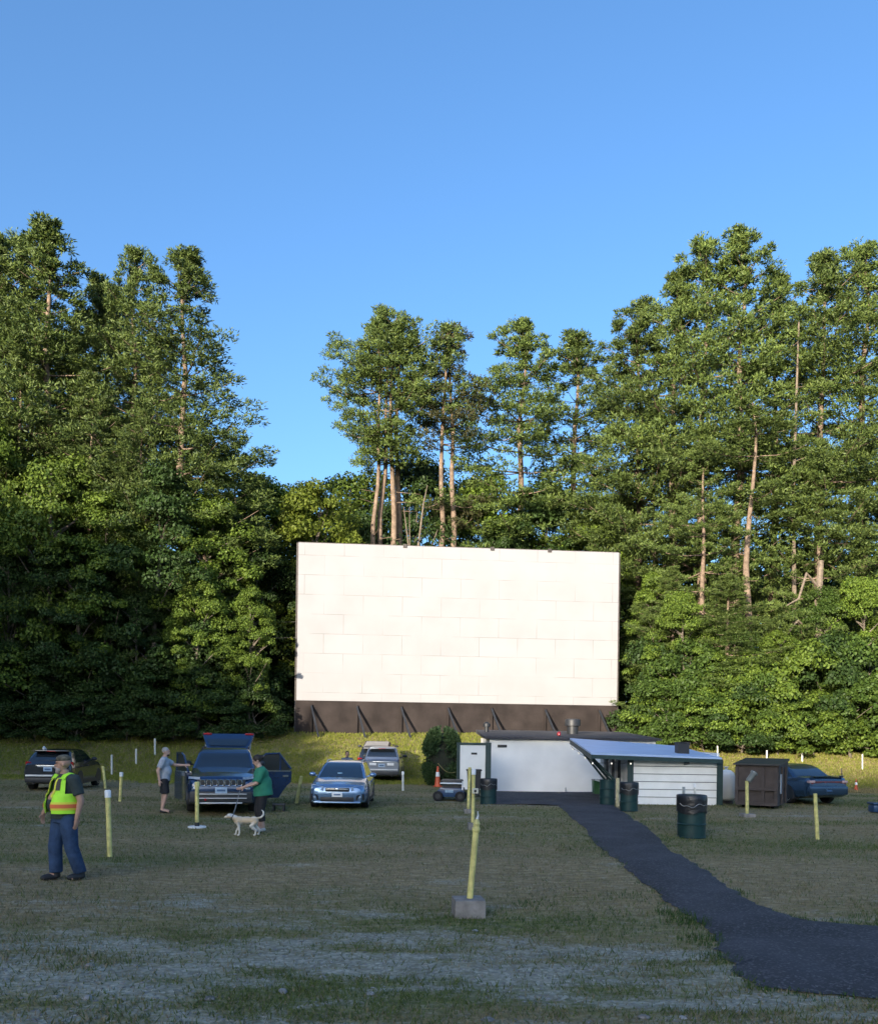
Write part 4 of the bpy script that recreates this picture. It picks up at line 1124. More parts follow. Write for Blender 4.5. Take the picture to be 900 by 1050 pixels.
post(713.5, 829, 711.8, 804.5, "thin white post with a round cap behind the nearest barrel", wpx=2.6, m=POSTW, group=None, name="capped_post", cat="post", cap=1)

# ------------------------------------------------------------------ barrels and bins
BAG = mat("black_bin_bag", (.016, .017, .02), .35, var=.2, scale=9, bump=.8, bscale=12)
BARREL = mat("green_steel_drum", (.013, .045, .045), .45, .2, var=.25, scale=5, bump=.1)
def barrel(px, pb, wpx, label, bag=.4, band=True, hpx=None, rz=0.):
    g = G(px, pb); d = g.y; r = wpx / 2 / 900 * d; h = (hpx or wpx * 1.45) / 900 * d
    o = empty("barrel", (g.x, d, g.z), rz, label, "barrel", "steel drums used as litter bins")
    mb = MB(); mb.lathe([(r * .97, 0), (r, .01), (r, .03), (r * .97, .04), (r * .97, h * .30), (r * 1.02, h * .315), (r * 1.02, h * .335), (r * .97, h * .35), (r * .97, h * .63), (r * 1.02, h * .645), (r * 1.02, h * .665), (r * .97, h * .68),
                         (r * .97, h * .97), (r * 1.01, h * .98), (r * 1.01, h), (r * .9, h), (r * .88, h * .6)], 28); mb.build("drum", BARREL, o, 30)
    if bag:
        rr = random.Random(int(px)); b = MB()
        n = 40; V_ = []; prof = [(.9, .97), (1.0, 1.02), (1.045, 1.0), (1.05, .9), (1.05, 1 - bag * .6), (1.055, 1 - bag)]
        vs = []; fs = []
        for j, (q, z) in enumerate(prof):
            for k_ in range(n):
                a = 2 * math.pi * k_ / n; wv = 1 + .012 * math.sin(k_ * 3.1 + j) + rr.uniform(-.008, .014)
                zz = z * h + (math.sin(a * 3 + px) * .03 + rr.uniform(-.01, .01) if j == 5 else 0)
                vs.append((r * q * wv * math.cos(a), r * q * wv * math.sin(a), zz))
        for j in range(len(prof) - 1):
            for k_ in range(n): fs.append((j * n + k_, j * n + (k_ + 1) % n, (j + 1) * n + (k_ + 1) % n, (j + 1) * n + k_))
        b.add(vs, fs); b.build("bin_liner", BAG, o, 50)
        pts = [(r * 1.075 * math.sin(a), -r * 1.075 * math.cos(a), h * (1 - bag * .55) + .03 * math.sin(a * 4) + .02 * math.sin(a * 9)) for a in np.linspace(-1.1, 1.1, 20)]
        MB().tube(pts, .006, 4).build("tie_string", mat("pale_cord", (.3, .32, .33), .7), o)
    return o
barrel(708.5, 859, 29, "nearest dark steel barrel with a black liner over its top half, right of the path", hpx=43)
barrel(644.5, 832, 18.5, "dark barrel with a black liner at the shed's front corner", hpx=29)
barrel(622.5, 826, 16.5, "green barrel without a liner under the awning struts", bag=0, hpx=26)
barrel(500.5, 825, 17, "green barrel with a black liner in front of the notice board's thick post", hpx=26)
g = G(612, 815); o = empty("green_bin", (g.x + .05, g.y, g.z), 0, "bright dark-green square bin behind the barrels under the awning", "bin")
w_ = .22; MB().hexa([(-w_ * .9, -w_, 0), (w_ * .9, -w_, 0), (w_ * .9, w_, 0), (-w_ * .9, w_, 0), (-w_, -w_, .55), (w_, -w_, .55), (w_, w_, .55), (-w_, w_, .55)]).build("bin", mat("green_plastic", (.02, .10, .035), .5), o)
MB().box(-w_ - .02, w_ + .02, -w_ - .02, w_ + .02, .553, .60, bev=.01).build("lid", mat("grey_lid", (.3, .3, .28), .6), o)
g = G(772, 828); o = empty("green_litter_bin", (g.x, g.y - .0, g.z), 0, "dark green bin with a small label in front of the dumpster", "bin")
mb = MB(); mb.lathe([(.20, 0), (.23, .05), (.25, .70), (.27, .71), (.27, .75), (.23, .75), (.22, .3)], 24); mb.build("bin", mat("green_bin_plastic", (.014, .05, .022), .5, var=.2), o, 40)
MB().box(-.03, .12, -.262, -.252, .35, .52).build("label_plate", mat("tan_label", (.35, .28, .16), .6), o)
# black upright bin behind the middle posts
g = G(485.5, 817); o = empty("wheeled_bin", (g.x, g.y, g.z), 0, "tall black wheeled bin behind the two middle yellow posts", "bin")
hz_ = at(485, 789, g.y).z - g.z; q = .5 * 14 / 900 * g.y
MB().hexa([(-q * .8, -.2, .08), (q * .8, -.2, .08), (q * .8, .2, .08), (-q * .8, .2, .08), (-q, -.26, hz_ - .06), (q, -.26, hz_ - .06), (q, .28, hz_ - .06), (-q, .28, hz_ - .06)]).build("body", BLACKM, o)
MB().box(-q - .03, q + .03, -.3, .32, hz_ - .057, hz_, bev=.02).build("lid", BLACKM, o)
for x in (-q * .8, q * .8): MB().lathe([(.07, -.02), (.09, -.01), (.09, .01), (.07, .02)], 14, Matrix.Translation((x, .2, .09)) @ Matrix.Rotation(R(90), 4, 'Y')).build("wheel", RUBBER, o, 40)
MB().tube([(-q * .7, .33, hz_ - .1), (-q * .7, .38, hz_ - .06), (q * .7, .38, hz_ - .06), (q * .7, .33, hz_ - .1)], .018, 6).build("handle", BLACKM, o)

# blue utility cart in front of the hedge
g = G(462, 821); o = empty("utility_cart", (g.x, g.y, g.z), R(-6), "low blue utility cart with a black seat in front of the hedge", "cart")
q = .5 * 30 / 900 * g.y
BLUEP = mat("blue_paint", (.014, .05, .125), .4, var=.2, scale=6, coat=.3)
mb = MB(); mb.box(-q * .72, q * .9, -.42, .42, .14, .46, bev=.05); mb.hexa([(-q * .95, -.38, .2), (-q * .7, -.38, .16), (-q * .7, .38, .16), (-q * .95, .38, .2), (-q * .95, -.36, .3), (-q * .7, -.38, .44), (-q * .7, .38, .44), (-q * .95, .36, .3)]); mb.build("body", BLUEP, o, 40)
MB().box(-q * .62, q * .8, -.36, .36, .60, .74, bev=.04).build("seat", BLACKM, o, 40)
MB().box(-q * .5, q * .7, -.3, .3, .465, .595).build("seat_base", BLACKM, o)
MB().tube([(-q * .66, -.42, .62), (q * .86, -.42, .62)], .026, 8).build("grab_rail", CAPW, o, 40)
MB().tube([(q * .86, -.43, .40), (q * .86, -.43, .70)], .022, 8).build("rail_post", CAPW, o, 40)
for x in (-q * .8, q * .7):
    for y in (-.43, .43):
        wl = MB().lathe([(.10, -.07), (.17, -.06), (.18, 0), (.17, .06), (.10, .07)], 18, Matrix.Translation((x, y, .17)) @ Matrix.Rotation(R(90), 4, 'X')).build("wheel", RUBBER, o, 40)
        MB().lathe([(.02, -.078), (.09, -.076), (.09, .076), (.02, .078)], 14, Matrix.Translation((x, y, .17)) @ Matrix.Rotation(R(90), 4, 'X')).build("rim", BLACKM, wl, 40)
MB().box(-.16, .12, -.432, -.423, .30, .40).build("side_decal", mat("pale_blue_decal", (.25, .38, .5), .5), o)

def cone(px, pb, hpx, label):
    g = G(px, pb); h = hpx / 900 * g.y
    o = empty("traffic_cone", (g.x, g.y, g.z), 0, label, "traffic cone", "orange traffic cones")
    b = h * .21
    MB().box(-b, b, -b, b, .0, .05, bev=.01).build("base", ORANGEP, o, 40)
    mb = MB(); mb.lathe([(b * .78, .051), (b * .70, h * .1), (b * .22, h * .97), (b * .16, h)], 20); mb.build("body", ORANGEP, o, 50)
    MB().lathe([(b * .70 - (b * .48) * .47 + .004, h * .5), (b * .70 - (b * .48) * .47 + .006, h * .51), (b * .70 - (b * .48) * .71 + .006, h * .71), (b * .70 - (b * .48) * .71 + .003, h * .72)], 20).build("reflective_band", CAPW, o, 50)
    return o
cone(448.5, 807, 21, "tall orange traffic cone with a rope on top beside the hedge")
cone(877.5, 811, 12, "small orange and white traffic cone right of the sedan")
g = G(448.5, 808); a = at(449, 783, g.y); b = at(467, 792, g.y + .4)
mb = MB(); pts = [Vector(a).lerp(Vector(b), f) - Vector((0, 0, .28 * math.sin(math.pi * f) * .6)) for f in np.linspace(0, 1, 12)]
mb.tube(pts, .014, 6); tag(mb.build("rope", mat("yellow_rope", (.35, .30, .12), .8), None, 60), "yellowish rope sagging from the tall cone to the notice board post", "rope")
g = G(903, 834); o = empty("cool_box", (g.x, g.y, g.z), 0, "dark blue rounded tub cut by the right photo edge", "tub")
mb = MB(); mb.box(-.32, .32, -.2, .2, .02, .26, bev=.07); mb.build("tub", BLUEP, o, 40)
mb = MB(); mb.box(-.34, .34, -.22, .22, .263, .33, bev=.03); mb.build("lid", BLUEP, o, 40)
# a black step stool under the open rear door
g = G(286, 832); o = empty("step_stool", (g.x, g.y, g.z), 0, "small black folding step on the grass under the open rear door", "step")
MB().box(-.17, .17, -.13, .13, .16, .20, bev=.01).build("tread", BLACKM, o)
for x in (-.14, .14):
    MB().box(x - .02, x + .02, -.12, .12, .0, .157).build("leg", BLACKM, o)

# ------------------------------------------------------------------ vehicles (front towards -Y, z = 0 on the ground)
def interp(tab, t):
    xs_ = [r[0] for r in tab]
    return [float(np.interp(t, xs_, [r[k] for r in tab])) for k in range(1, len(tab[0]))]

def carpaint(name, col, rough=.28, metal=.35, coat=.8):
    return mat(name, col, rough, metal, var=.06, scale=3, spec=.5, coat=coat)

def patch(name, pts, nu, nv, off, m, parent, th=.012):
    """a curved panel through a grid of points pts[i][j], lifted by off along its normal, with thickness th"""
    P = [[Vector(p) for p in row] for row in pts]
    vs = []; fs = []
    N_ = []
    for i in range(nu):
        for j in range(nv):
            a = P[min(i + 1, nu - 1)][j] - P[max(i - 1, 0)][j]; b = P[i][min(j + 1, nv - 1)] - P[i][max(j - 1, 0)]
            n = a.cross(b); N_.append(n.normalized() if n.length > 1e-9 else Vector((0, 0, 1)))
    c = sum((p for row in P for p in row), Vector()) / (nu * nv)
    sg = 1
    mid = N_[(nu // 2) * nv + nv // 2]
    if mid.dot(c - Vector((0, 0, .8))) < 0: sg = -1
    for lay in (off, off - th):
        for i in range(nu):
            for j in range(nv): vs.append(P[i][j] + N_[i * nv + j] * sg * lay)
    k = nu * nv
    for i in range(nu - 1):
        for j in range(nv - 1):
            a, b, c_, d = i * nv + j, (i + 1) * nv + j, (i + 1) * nv + j + 1, i * nv + j + 1
            fs.append((a, b, c_, d)); fs.append((k + d, k + c_, k + b, k + a))
    rim = [(i, 0) for i in range(nu)] + [(nu - 1, j) for j in range(1, nv)] + [(i, nv - 1) for i in range(nu - 2, -1, -1)] + [(0, j) for j in range(nv - 2, 0, -1)]
    ids = [i * nv + j for i, j in rim]
    for q in range(len(ids)):
        a, b = ids[q], ids[(q + 1) % len(ids)]
        fs.append((a, k + a, k + b, b))
    return MB().add(vs, fs).build(name, m, parent, 40)

def wheel(parent, x, y, r, wd, side, spokes=5):
    M = Matrix.Translation((x, y, r)) @ Matrix.Rotation(R(90) * side, 4, 'Y')
    t = MB().lathe([(r * .62, -wd / 2), (r * .93, -wd / 2), (r, -wd * .36), (r, wd * .36), (r * .93, wd / 2), (r * .66, wd / 2)], 28, M).build("wheel", RUBBER, parent, 40)
    mb = MB(); mb.lathe([(r * .55, wd * .30), (r * .655, wd * .505), (r * .68, wd * .515), (r * .68, wd * .53), (r * .61, wd * .53), (r * .56, wd * .34)], 28, M)
    for k in range(spokes):
        a = 2 * math.pi * k / spokes
        Q = M @ Matrix.Rotation(a, 4, 'Z')
        mb.add([Q @ Vector(p) for p in ((r * .08, -r * .10, wd * .40), (r * .62, -r * .07, wd * .42), (r * .62, r * .07, wd * .42), (r * .08, r * .10, wd * .40), (r * .08, -r * .10, wd * .50), (r * .62, -r * .07, wd * .505), (r * .62, r * .07, wd * .505), (r * .08, r * .10, wd * .50))],
               [(3, 2, 1, 0), (4, 5, 6, 7), (0, 1, 5, 4), (1, 2, 6, 5), (2, 3, 7, 6), (3, 0, 4, 7)])
    mb.lathe([(r * .05, wd * .39), (r * .13, wd * .4), (r * .13, wd * .51), (r * .05, wd * .53)], 12, M)
    mb.build("rim", RIM, t, 35)

def car(name, label, cat, loc, yaw, paint, body, cabin, wheels, W, plate_f=None, plate_r=None, lower=None, rails=False, lower_h=.32, roofm=None, skip_wheels=(), group=None,
        side_split=((.05, .46), (.50, .86)), mirror=True, spoiler=None):
    o = empty(name, loc, yaw, label, cat, group)
    # body: cross sections along the car
    n = 40
    y0, y1 = body[0][0], body[-1][0]
    ysec = sorted(set([r[0] for r in body] + list(np.linspace(y0, y1, n))))
    vs = []; fs = []
    for y in ysec:
        zb, zt, hw = interp(body, y)
        h = zt - zb
        half = [(.0, zb), (hw * .80, zb), (hw * .95, zb + .06 * h), (hw * .99, zb + .25 * h), (hw, zb + .45 * h), (hw * .985, zb + .70 * h), (hw * .96, zb + .86 * h), (hw * .90, zt - .015), (hw * .78, zt + .006), (hw * .4, zt + .022), (0, zt + .026)]
        loop = half + [(-x, z) for x, z in half[-2:0:-1]]
        vs += [Vector((x, y, z)) for x, z in loop]
    m = 20
    for i in range(len(ysec) - 1):
        for k in range(m): fs.append((i * m + k, i * m + (k + 1) % m, (i + 1) * m + (k + 1) % m, (i + 1) * m + k))
    fs.append(tuple(range(m - 1, -1, -1))); fs.append(tuple((len(ysec) - 1) * m + k for k in range(m)))
    mb = MB().add(vs, fs)
    # cabin: rounded frames from belt to roof
    lev = []
    zz = [r[0] for r in cabin]
    for z in sorted(set(zz + list(np.linspace(zz[0], zz[-1], 12)))):
        yf, yr, hw = interp(cabin, z)
        rad = .10 * min(1, hw / .5)
        loop = []
        for cx, cy, a0 in ((hw - rad, yr - rad, 0), (-(hw - rad), yr - rad, 90), (-(hw - rad), yf + rad, 180), (hw - rad, yf + rad, 270)):
            for q in range(5):
                a = R(a0 + 90 * q / 4); loop.append(Vector((cx + rad * math.cos(a), cy + rad * math.sin(a), z)))
        lev.append(loop)
    cv = []; cf = []
    m2 = 20
    for L_ in lev: cv += L_
    for i in range(len(lev) - 1):
        for k in range(m2): cf.append((i * m2 + k, i * m2 + (k + 1) % m2, (i + 1) * m2 + (k + 1) % m2, (i + 1) * m2 + k))
    cf.append(tuple(range(m2 - 1, -1, -1)))
    top = [Vector((v.x * .5, v.y * .75 + .25 * sum(q.y for q in lev[-1]) / m2, v.z + .012)) for v in lev[-1]]
    cv += top
    nL = len(lev)
    for k in range(m2): cf.append(((nL - 1) * m2 + k, (nL - 1) * m2 + (k + 1) % m2, nL * m2 + (k + 1) % m2, nL * m2 + k))
    cf.append(tuple(nL * m2 + k for k in range(m2)))
    mb.build("body", paint, o, 32)
    cab = MB().add(cv, cf).build("cabin_shell", paint, o, 32)
    zlo, zhi = cabin[0][0] + .03, cabin[-2][0] - .02
    def cp(z): return interp(cabin, z)
    zs_ = np.linspace(zlo, zhi, 6)
    def shield(front):
        rows = []
        for z in zs_:
            yf, yr, hw = cp(z); row = []
            for u in np.linspace(-1, 1, 9):
                x = u * (hw - .085); row.append((x, (yf - .0 if front else yr), z))
            rows.append(row)
        return rows
    patch("windshield", shield(True), 6, 9, .006, GLASS, o)
    patch("rear_window", shield(False)[1:] if not spoiler else shield(False)[1:], 5, 9, .006, GLASS, o)
    for sgn in (-1, 1):
        for f0, f1 in side_split:
            rows = []
            for z in np.linspace(zlo + .01, zhi - .0, 5):
                yf, yr, hw = cp(z); row = []
                a, b = yf + .10, yr - .10
                for u in np.linspace(f0, f1, 5): row.append((sgn * hw, a + (b - a) * u, z))
                rows.append(row)
            patch("side_window", rows, 5, 5, .006, GLASS, o)
    # black discs as the shade inside the wheel openings, and sill cladding
    for wx, wy, wr, ww in wheels:
        for sgn in (-1, 1):
            mb = MB()
            hwid = interp(body, wy)[2]
            poly = [(wy + (wr * 1.17) * math.cos(a), wr + (wr * 1.17) * math.sin(a)) for a in np.linspace(-.35, math.pi + .35, 20)]
            M = Matrix(((0, 1, 0, 0), (1, 0, 0, 0), (0, 0, 1, 0), (0, 0, 0, 1)))
            xa, xb = sorted((sgn * (hwid - .25), sgn * (hwid + .004)))
            mb.prism(poly, xa, xb, M); mb.build("wheel_well_shade", BLACKM, o, 40)
    zb = min(r[1] for r in body)
    sy0, sy1 = wheels[0][1] + wheels[0][2] * 1.15, wheels[1][1] - wheels[1][2] * 1.15
    hwid = interp(body, 0)[2]
    for sgn in (-1, 1):
        xa, xb = sorted((sgn * (hwid * .9), sgn * (hwid + .012))); MB().box(xa, xb, sy0, sy1, zb + .0, zb + .15).build("sill", lower or paint, o)
    for wx, wy, wr, ww in wheels:
        for sgn in (-1, 1): wheel(o, sgn * wx, wy, wr, ww, sgn)
    if mirror:
        yf, yr, hw = cp(zlo + .08)
        for sgn in (-1, 1):
            mb = MB(); mb.ell((sgn * (hw + .20), yf + .42, zlo + .10), (.115, .07, .075), None, 14, 8); mb.tube([(sgn * hw, yf + .44, zlo + .04), (sgn * (hw + .15), yf + .43, zlo + .07)], .025, 6)
            mb.build("side_mirror", paint if mirror is True else BLACKM, o, 60)
    # door handles and door seams
    for sgn in (-1, 1):
        for yh in (.38, 1.28):
            hwid = interp(body, yh - .25)[2]
            xa, xb = sorted((sgn * hwid * .96, sgn * (hwid * .985 + .02))); zt = interp(body, yh)[1]
            MB().box(xa, xb, yh - .25, yh - .09, zt - .19, zt - .155, bev=.008).build("door_handle", BLACKM if mirror == 2 else paint, o)
    if rails:
        zr = cabin[-2][0]; yf, yr, hw = cp(zr)
        for sgn in (-1, 1):
            MB().tube([(sgn * (hw - .02), yf + .25, zr + .0), (sgn * (hw - .03), yf + .35, zr + .065), (sgn * (hw - .03), yr - .35, zr + .065), (sgn * (hw - .02), yr - .22, zr + .0)], .02, 6).build("roof_rail", GALV if rails == 1 else BLACKM, o, 40)
    def plate(yp, z, front, m=None):
        s = -1 if front else 1
        a, b = sorted((yp, yp + s * .015))
        pl = MB().box(-.155, .155, a, b, z - .08, z + .08, bev=.006).build("licence_plate", m or mat("plate_blue_white", (.34, .46, .60), .4, var=.1), o)
        a, b = sorted((yp + s * .016, yp + s * .019))
        MB().box(-.11, .11, a, b, z - .03, z + .025).build("plate_strip", mat("plate_dark_blue", (.05, .12, .25), .5), pl)
    if plate_f: plate(*plate_f, True)
    if plate_r: plate(*plate_r, False)
    return o

def fbox(name, m, o, x0, x1, y0, y1, z0, z1, bev=.0, M=None):
    return MB().box(x0, x1, y0, y1, z0, z1, M, bev).build(name, m, o, 40)

# body tables: (y, bottom z, top z, half width)
SUV_BODY = [(-2.31, .36, .66, .66), (-2.27, .28, .84, .78), (-2.12, .24, .93, .87), (-1.75, .24, 1.01, .915), (-1.0, .24, 1.10, .925), (0, .24, 1.10, .925), (1.4, .24, 1.10, .925), (2.0, .26, 1.09, .90), (2.20, .30, 1.07, .86), (2.29, .36, 1.0, .80)]
SUV_CAB = [(1.07, -.86, 2.20, .84), (1.30, -.54, 2.10, .775), (1.56, -.20, 1.93, .70), (1.64, -.02, 1.83, .65), (1.68, .25, 1.6, .55)]
CUV_CAB = [(1.04, -1.05, 2.14, .82), (1.25, -.66, 1.98, .75), (1.46, -.25, 1.72, .67), (1.54, -.05, 1.55, .62), (1.58, .2, 1.35, .52)]
JEEP_BODY = [(-2.31, .36, .66, .66), (-2.27, .28, .84, .78), (-2.12, .24, .96, .87), (-1.75, .24, 1.05, .915), (-.95, .24, 1.17, .925), (0, .24, 1.16, .925), (1.4, .24, 1.16, .925), (2.0, .26, 1.14, .90), (2.20, .30, 1.10, .86), (2.29, .36, 1.0, .80)]
JEEP_CAB = [(1.15, -.86, 2.20, .86), (1.32, -.60, 2.12, .80), (1.58, -.26, 1.93, .72), (1.66, -.06, 1.83, .67), (1.70, .22, 1.6, .57)]
HATCH_BODY = [(-2.22, .32, .56, .60), (-2.18, .24, .68, .72), (-2.04, .20, .76, .82), (-1.70, .19, .84, .875), (-1.0, .19, .95, .885), (0, .19, .95, .888), (1.4, .20, .97, .885), (1.9, .22, .97, .86), (2.12, .28, .93, .80), (2.18, .34, .84, .74)]
HATCH_CAB = [(.90, -1.15, 2.02, .79), (1.10, -.78, 1.92, .725), (1.32, -.36, 1.72, .645), (1.41, -.12, 1.58, .59), (1.45, .2, 1.4, .48)]
SEDAN_BODY = [(-2.45, .32, .56, .60), (-2.40, .25, .66, .76), (-2.2, .20, .74, .86), (-1.7, .19, .82, .905), (-1.0, .19, .92, .915), (0, .19, .93, .918), (1.4, .20, .96, .912), (1.9, .22, .98, .89), (2.28, .28, .97, .84), (2.40, .34, .90, .78), (2.44, .40, .72, .70)]
SEDAN_CAB = [(.88, -1.10, 1.72, .80), (1.08, -.70, 1.42, .735), (1.28, -.30, 1.08, .66), (1.36, -.05, .85, .60), (1.395, .15, .65, .50)]

# --- dark SUV facing the camera, tailgate and doors open
NAVY = carpaint("dark_navy_paint", (.011, .036, .10), .22, .4, 1.0)
g = G(225, 838); jl = (g.x, g.y + 2.25, 0)
fz = gz(g.x, g.y + 2)
jp = car("parked_suv", "dark navy off-road car facing the camera with tailgate and doors open", "car", (g.x - .42, g.y + 2.25, fz), R(11.5), NAVY, JEEP_BODY, JEEP_CAB, [(.80, -1.42, .365, .24), (.80, 1.30, .365, .24)], .925, plate_f=(-2.345, .63), lower=BLACKM, rails=2, mirror=2)
# grille with seven upright slots, lamps, lower bumper lines
fbox("grille", BLACKM, jp, -.62, .62, -2.325, -2.20, .74, .915, .02)
for k in range(7):
    x = (k - 3) * .158
    ring = [(x - .058, .775), (x - .058, .88), (x - .03, .905), (x + .03, .905), (x + .058, .88), (x + .058, .775), (x + .03, .75), (x - .03, .75), (x - .058, .775)]
    MB().tube([(a, -2.335, z) for a, z in ring], .014, 6).build("grille_slot", CHROME, jp, 60)
for s in (-1, 1):
    mb = MB(); mb.hexa([(s * .55, -2.30, .90), (s * .86, -2.14, .93), (s * .86, -2.0, .93), (s * .55, -2.15, .90), (s * .55, -2.27, .97), (s * .84, -2.10, .985), (s * .84, -2.0, .985), (s * .55, -2.15, .97)]); mb.build("running_lamp", LAMP, jp, 40)
    mb = MB(); mb.ell((s * .66, -2.26, .67), (.10, .05, .06), None, 14, 8); mb.build("headlight", LAMP, jp, 60)
    mb = MB(); mb.ell((s * .70, -2.27, .50), (.055, .03, .055), None, 12, 8); mb.build("fog_lamp", LAMP, jp, 60)
fbox("lower_bumper", BLACKM, jp, -.80, .80, -2.33, -2.1, .30, .60, .04)
for z, w_ in ((.53, .66), (.42, .66)):
    fbox("bumper_trim", GALV, jp, -w_, w_, -2.36, -2.325, z - .012, z + .012, .005)
fbox("skid_plate", GALV, jp, -.55, .55, -2.35, -2.2, .275, .31, .01)
fbox("tow_hook", REDLAMP, jp, -.42, -.38, -2.38, -2.33, .36, .42, .008)
# tailgate raised over the roof edge
tg = MB().hexa([(-.62, 1.92, 1.66), (.62, 1.92, 1.66), (.62, 1.95, 1.60), (-.62, 1.95, 1.60), (-.80, 2.62, 2.12), (.80, 2.62, 2.12), (.80, 2.68, 2.03), (-.80, 2.68, 2.03)]).build("tailgate", NAVY, jp)
MB().hexa([(-.55, 2.02, 1.755), (.55, 2.02, 1.755), (.55, 2.03, 1.745), (-.55, 2.03, 1.745), (-.64, 2.32, 1.955), (.64, 2.32, 1.955), (.64, 2.33, 1.945), (-.64, 2.33, 1.945)]).build("tailgate_glass", GLASS, tg)
for s in (-1, 1):
    MB().box(min(s * .52, s * .78), max(s * .52, s * .78), 2.56, 2.615, 2.085, 2.14, bev=.01).build("tail_lamp", REDLAMP, tg)
    MB().tube([(s * .66, 2.0, 1.45), (s * .70, 2.35, 1.88)], .014, 6).build("gas_strut", GALV, tg)
def open_door(o, hinge, ang, ln, name, rear, s):
    M = Matrix.Translation(hinge) @ Matrix.Rotation(R(ang), 4, 'Z')
    # panel outline in (length, height): from the hinge edge out
    if rear:
        low = [(0, .26), (ln * .62, .26), (ln * .72, .42), (ln * .86, .62), (ln * .98, .72), (ln, 1.06), (0, 1.04)]
    else:
        low = [(0, .26), (ln, .26), (ln + .02, .7), (ln, 1.06), (0, 1.02)]
    Q = M @ Matrix(((1, 0, 0, 0), (0, 1, 0, 0), (0, 0, 1, 0), (0, 0, 0, 1)))
    d = MB().prism(low, -.06, .06, Q).build(name, NAVY, o)
    fr = [(0.02, 1.04), (.10, 1.42), (.22, 1.54), (ln * .62, 1.56), (ln * .98, 1.10)] if rear else [(.02, 1.02), (.42, 1.48), (.60, 1.55), (ln * .96, 1.56), (ln * 1.0, 1.06)]
    MB().tube([Q @ Vector((a, 0, b)) for a, b in fr], .034, 6).build("window_frame", NAVY, d, 40)
    if rear: MB().tube([Q @ Vector((ln * .66, 0, 1.04)), Q @ Vector((ln * .66, 0, 1.52))], .03, 6).build("window_bar", NAVY, d, 40)
    MB().prism([(a, b) for a, b in [(.05, 1.04)] + fr[1:-1] + [(ln * .96, 1.06)]], -.006, .006, Q).build("door_glass", GLASS, d)
    MB().box(.06, ln * .96, -.068, .068, 1.035, 1.06, Q).build("chrome_strip", CHROME, d)
    MB().box(ln * .74, ln * .9, -.09, -.062, .88, .93, Q).build("door_handle", CHROME, d)
    return d
# car's left side is +X when it faces -Y
open_door(jp, (.93, .12, 0), 2, .98, "rear_door", True, 1)
open_door(jp, (-.93, -.98, 0), 112, 1.08, "front_door", False, -1)

# --- blue-silver hatchback facing the camera
SBLUE = carpaint("silver_blue_paint", (.16, .27, .44), .25, .55, .9)
g = G(345, 831); fz = gz(g.x, g.y + 2)
hb_ = car("parked_hatchback", "silver-blue hatchback facing the camera with white licence plate", "car", (g.x - .02, g.y + 2.1, fz), R(1), SBLUE, HATCH_BODY, HATCH_CAB, [(.77, -1.33, .315, .21), (.77, 1.33, .315, .21)], .888, plate_f=None, lower=BLACKM, rails=1)
fbox("grille", BLACKM, hb_, -.36, .36, -2.235, -2.08, .56, .69, .03)
fbox("grille_bar", CHROME, hb_, -.33, .33, -2.25, -2.237, .635, .655, .004)
mb = MB(); mb.ell((0, -2.25, .645), (.065, .014, .036), None, 14, 8); mb.build("badge", CHROME, hb_, 60)
fbox("lower_grille", BLACKM, hb_, -.50, .50, -2.24, -2.05, .26, .40, .03)
pl = fbox("licence_plate", CAPW, hb_, -.155, .155, -2.268, -2.242, .40, .54, .006)
fbox("plate_strip", mat("plate_ink", (.10, .16, .28), .5), pl, -.10, .10, -2.272, -2.269, .455, .50)
for s in (-1, 1):
    mb = MB(); mb.hexa([(s * .42, -2.250, .60), (s * .80, -2.065, .64), (s * .80, -1.85, .64), (s * .42, -2.0, .60), (s * .40, -2.195, .715), (s * .80, -1.965, .79), (s * .80, -1.80, .79), (s * .40, -2.0, .715)]); mb.build("headlight", LAMP, hb_, 40)
    mb = MB(); mb.hexa([(s * .55, -2.235, .30), (s * .80, -2.105, .30), (s * .80, -1.95, .30), (s * .55, -2.0, .30), (s * .58, -2.250, .46), (s * .79, -2.135, .50), (s * .79, -1.95, .50), (s * .58, -2.0, .46)]); fl = mb.build("fog_lamp_recess", BLACKM, hb_, 40)
    mb = MB(); mb.ell((s * .68, -2.195, .385), (.04, .025, .04), None, 10, 7); mb.build("fog_lamp", LAMP, fl, 60)
fbox("front_lip", SBLUE, hb_, -.70, .70, -2.235, -2.05, .20, .255, .02)
mb = MB(); mb.ell((-.06, -.80, 1.04), (.16, .05, .06), None, 12, 8); mb.build("dashboard_bag", mat("pale_bag", (.55, .75, .85), .5, var=.3, scale=15), hb_, 60)
hb_.scale = (.96, .96, .915)
for s in (-1, 1): MB().tube([(s * .4, -1.09, .945), (s * .05 - .2, -1.02, .985)], .008, 4).build("wiper", BLACKM, hb_)

DGREY = carpaint("dark_grey_paint", (.030, .036, .048), .22, .5, 1.0)
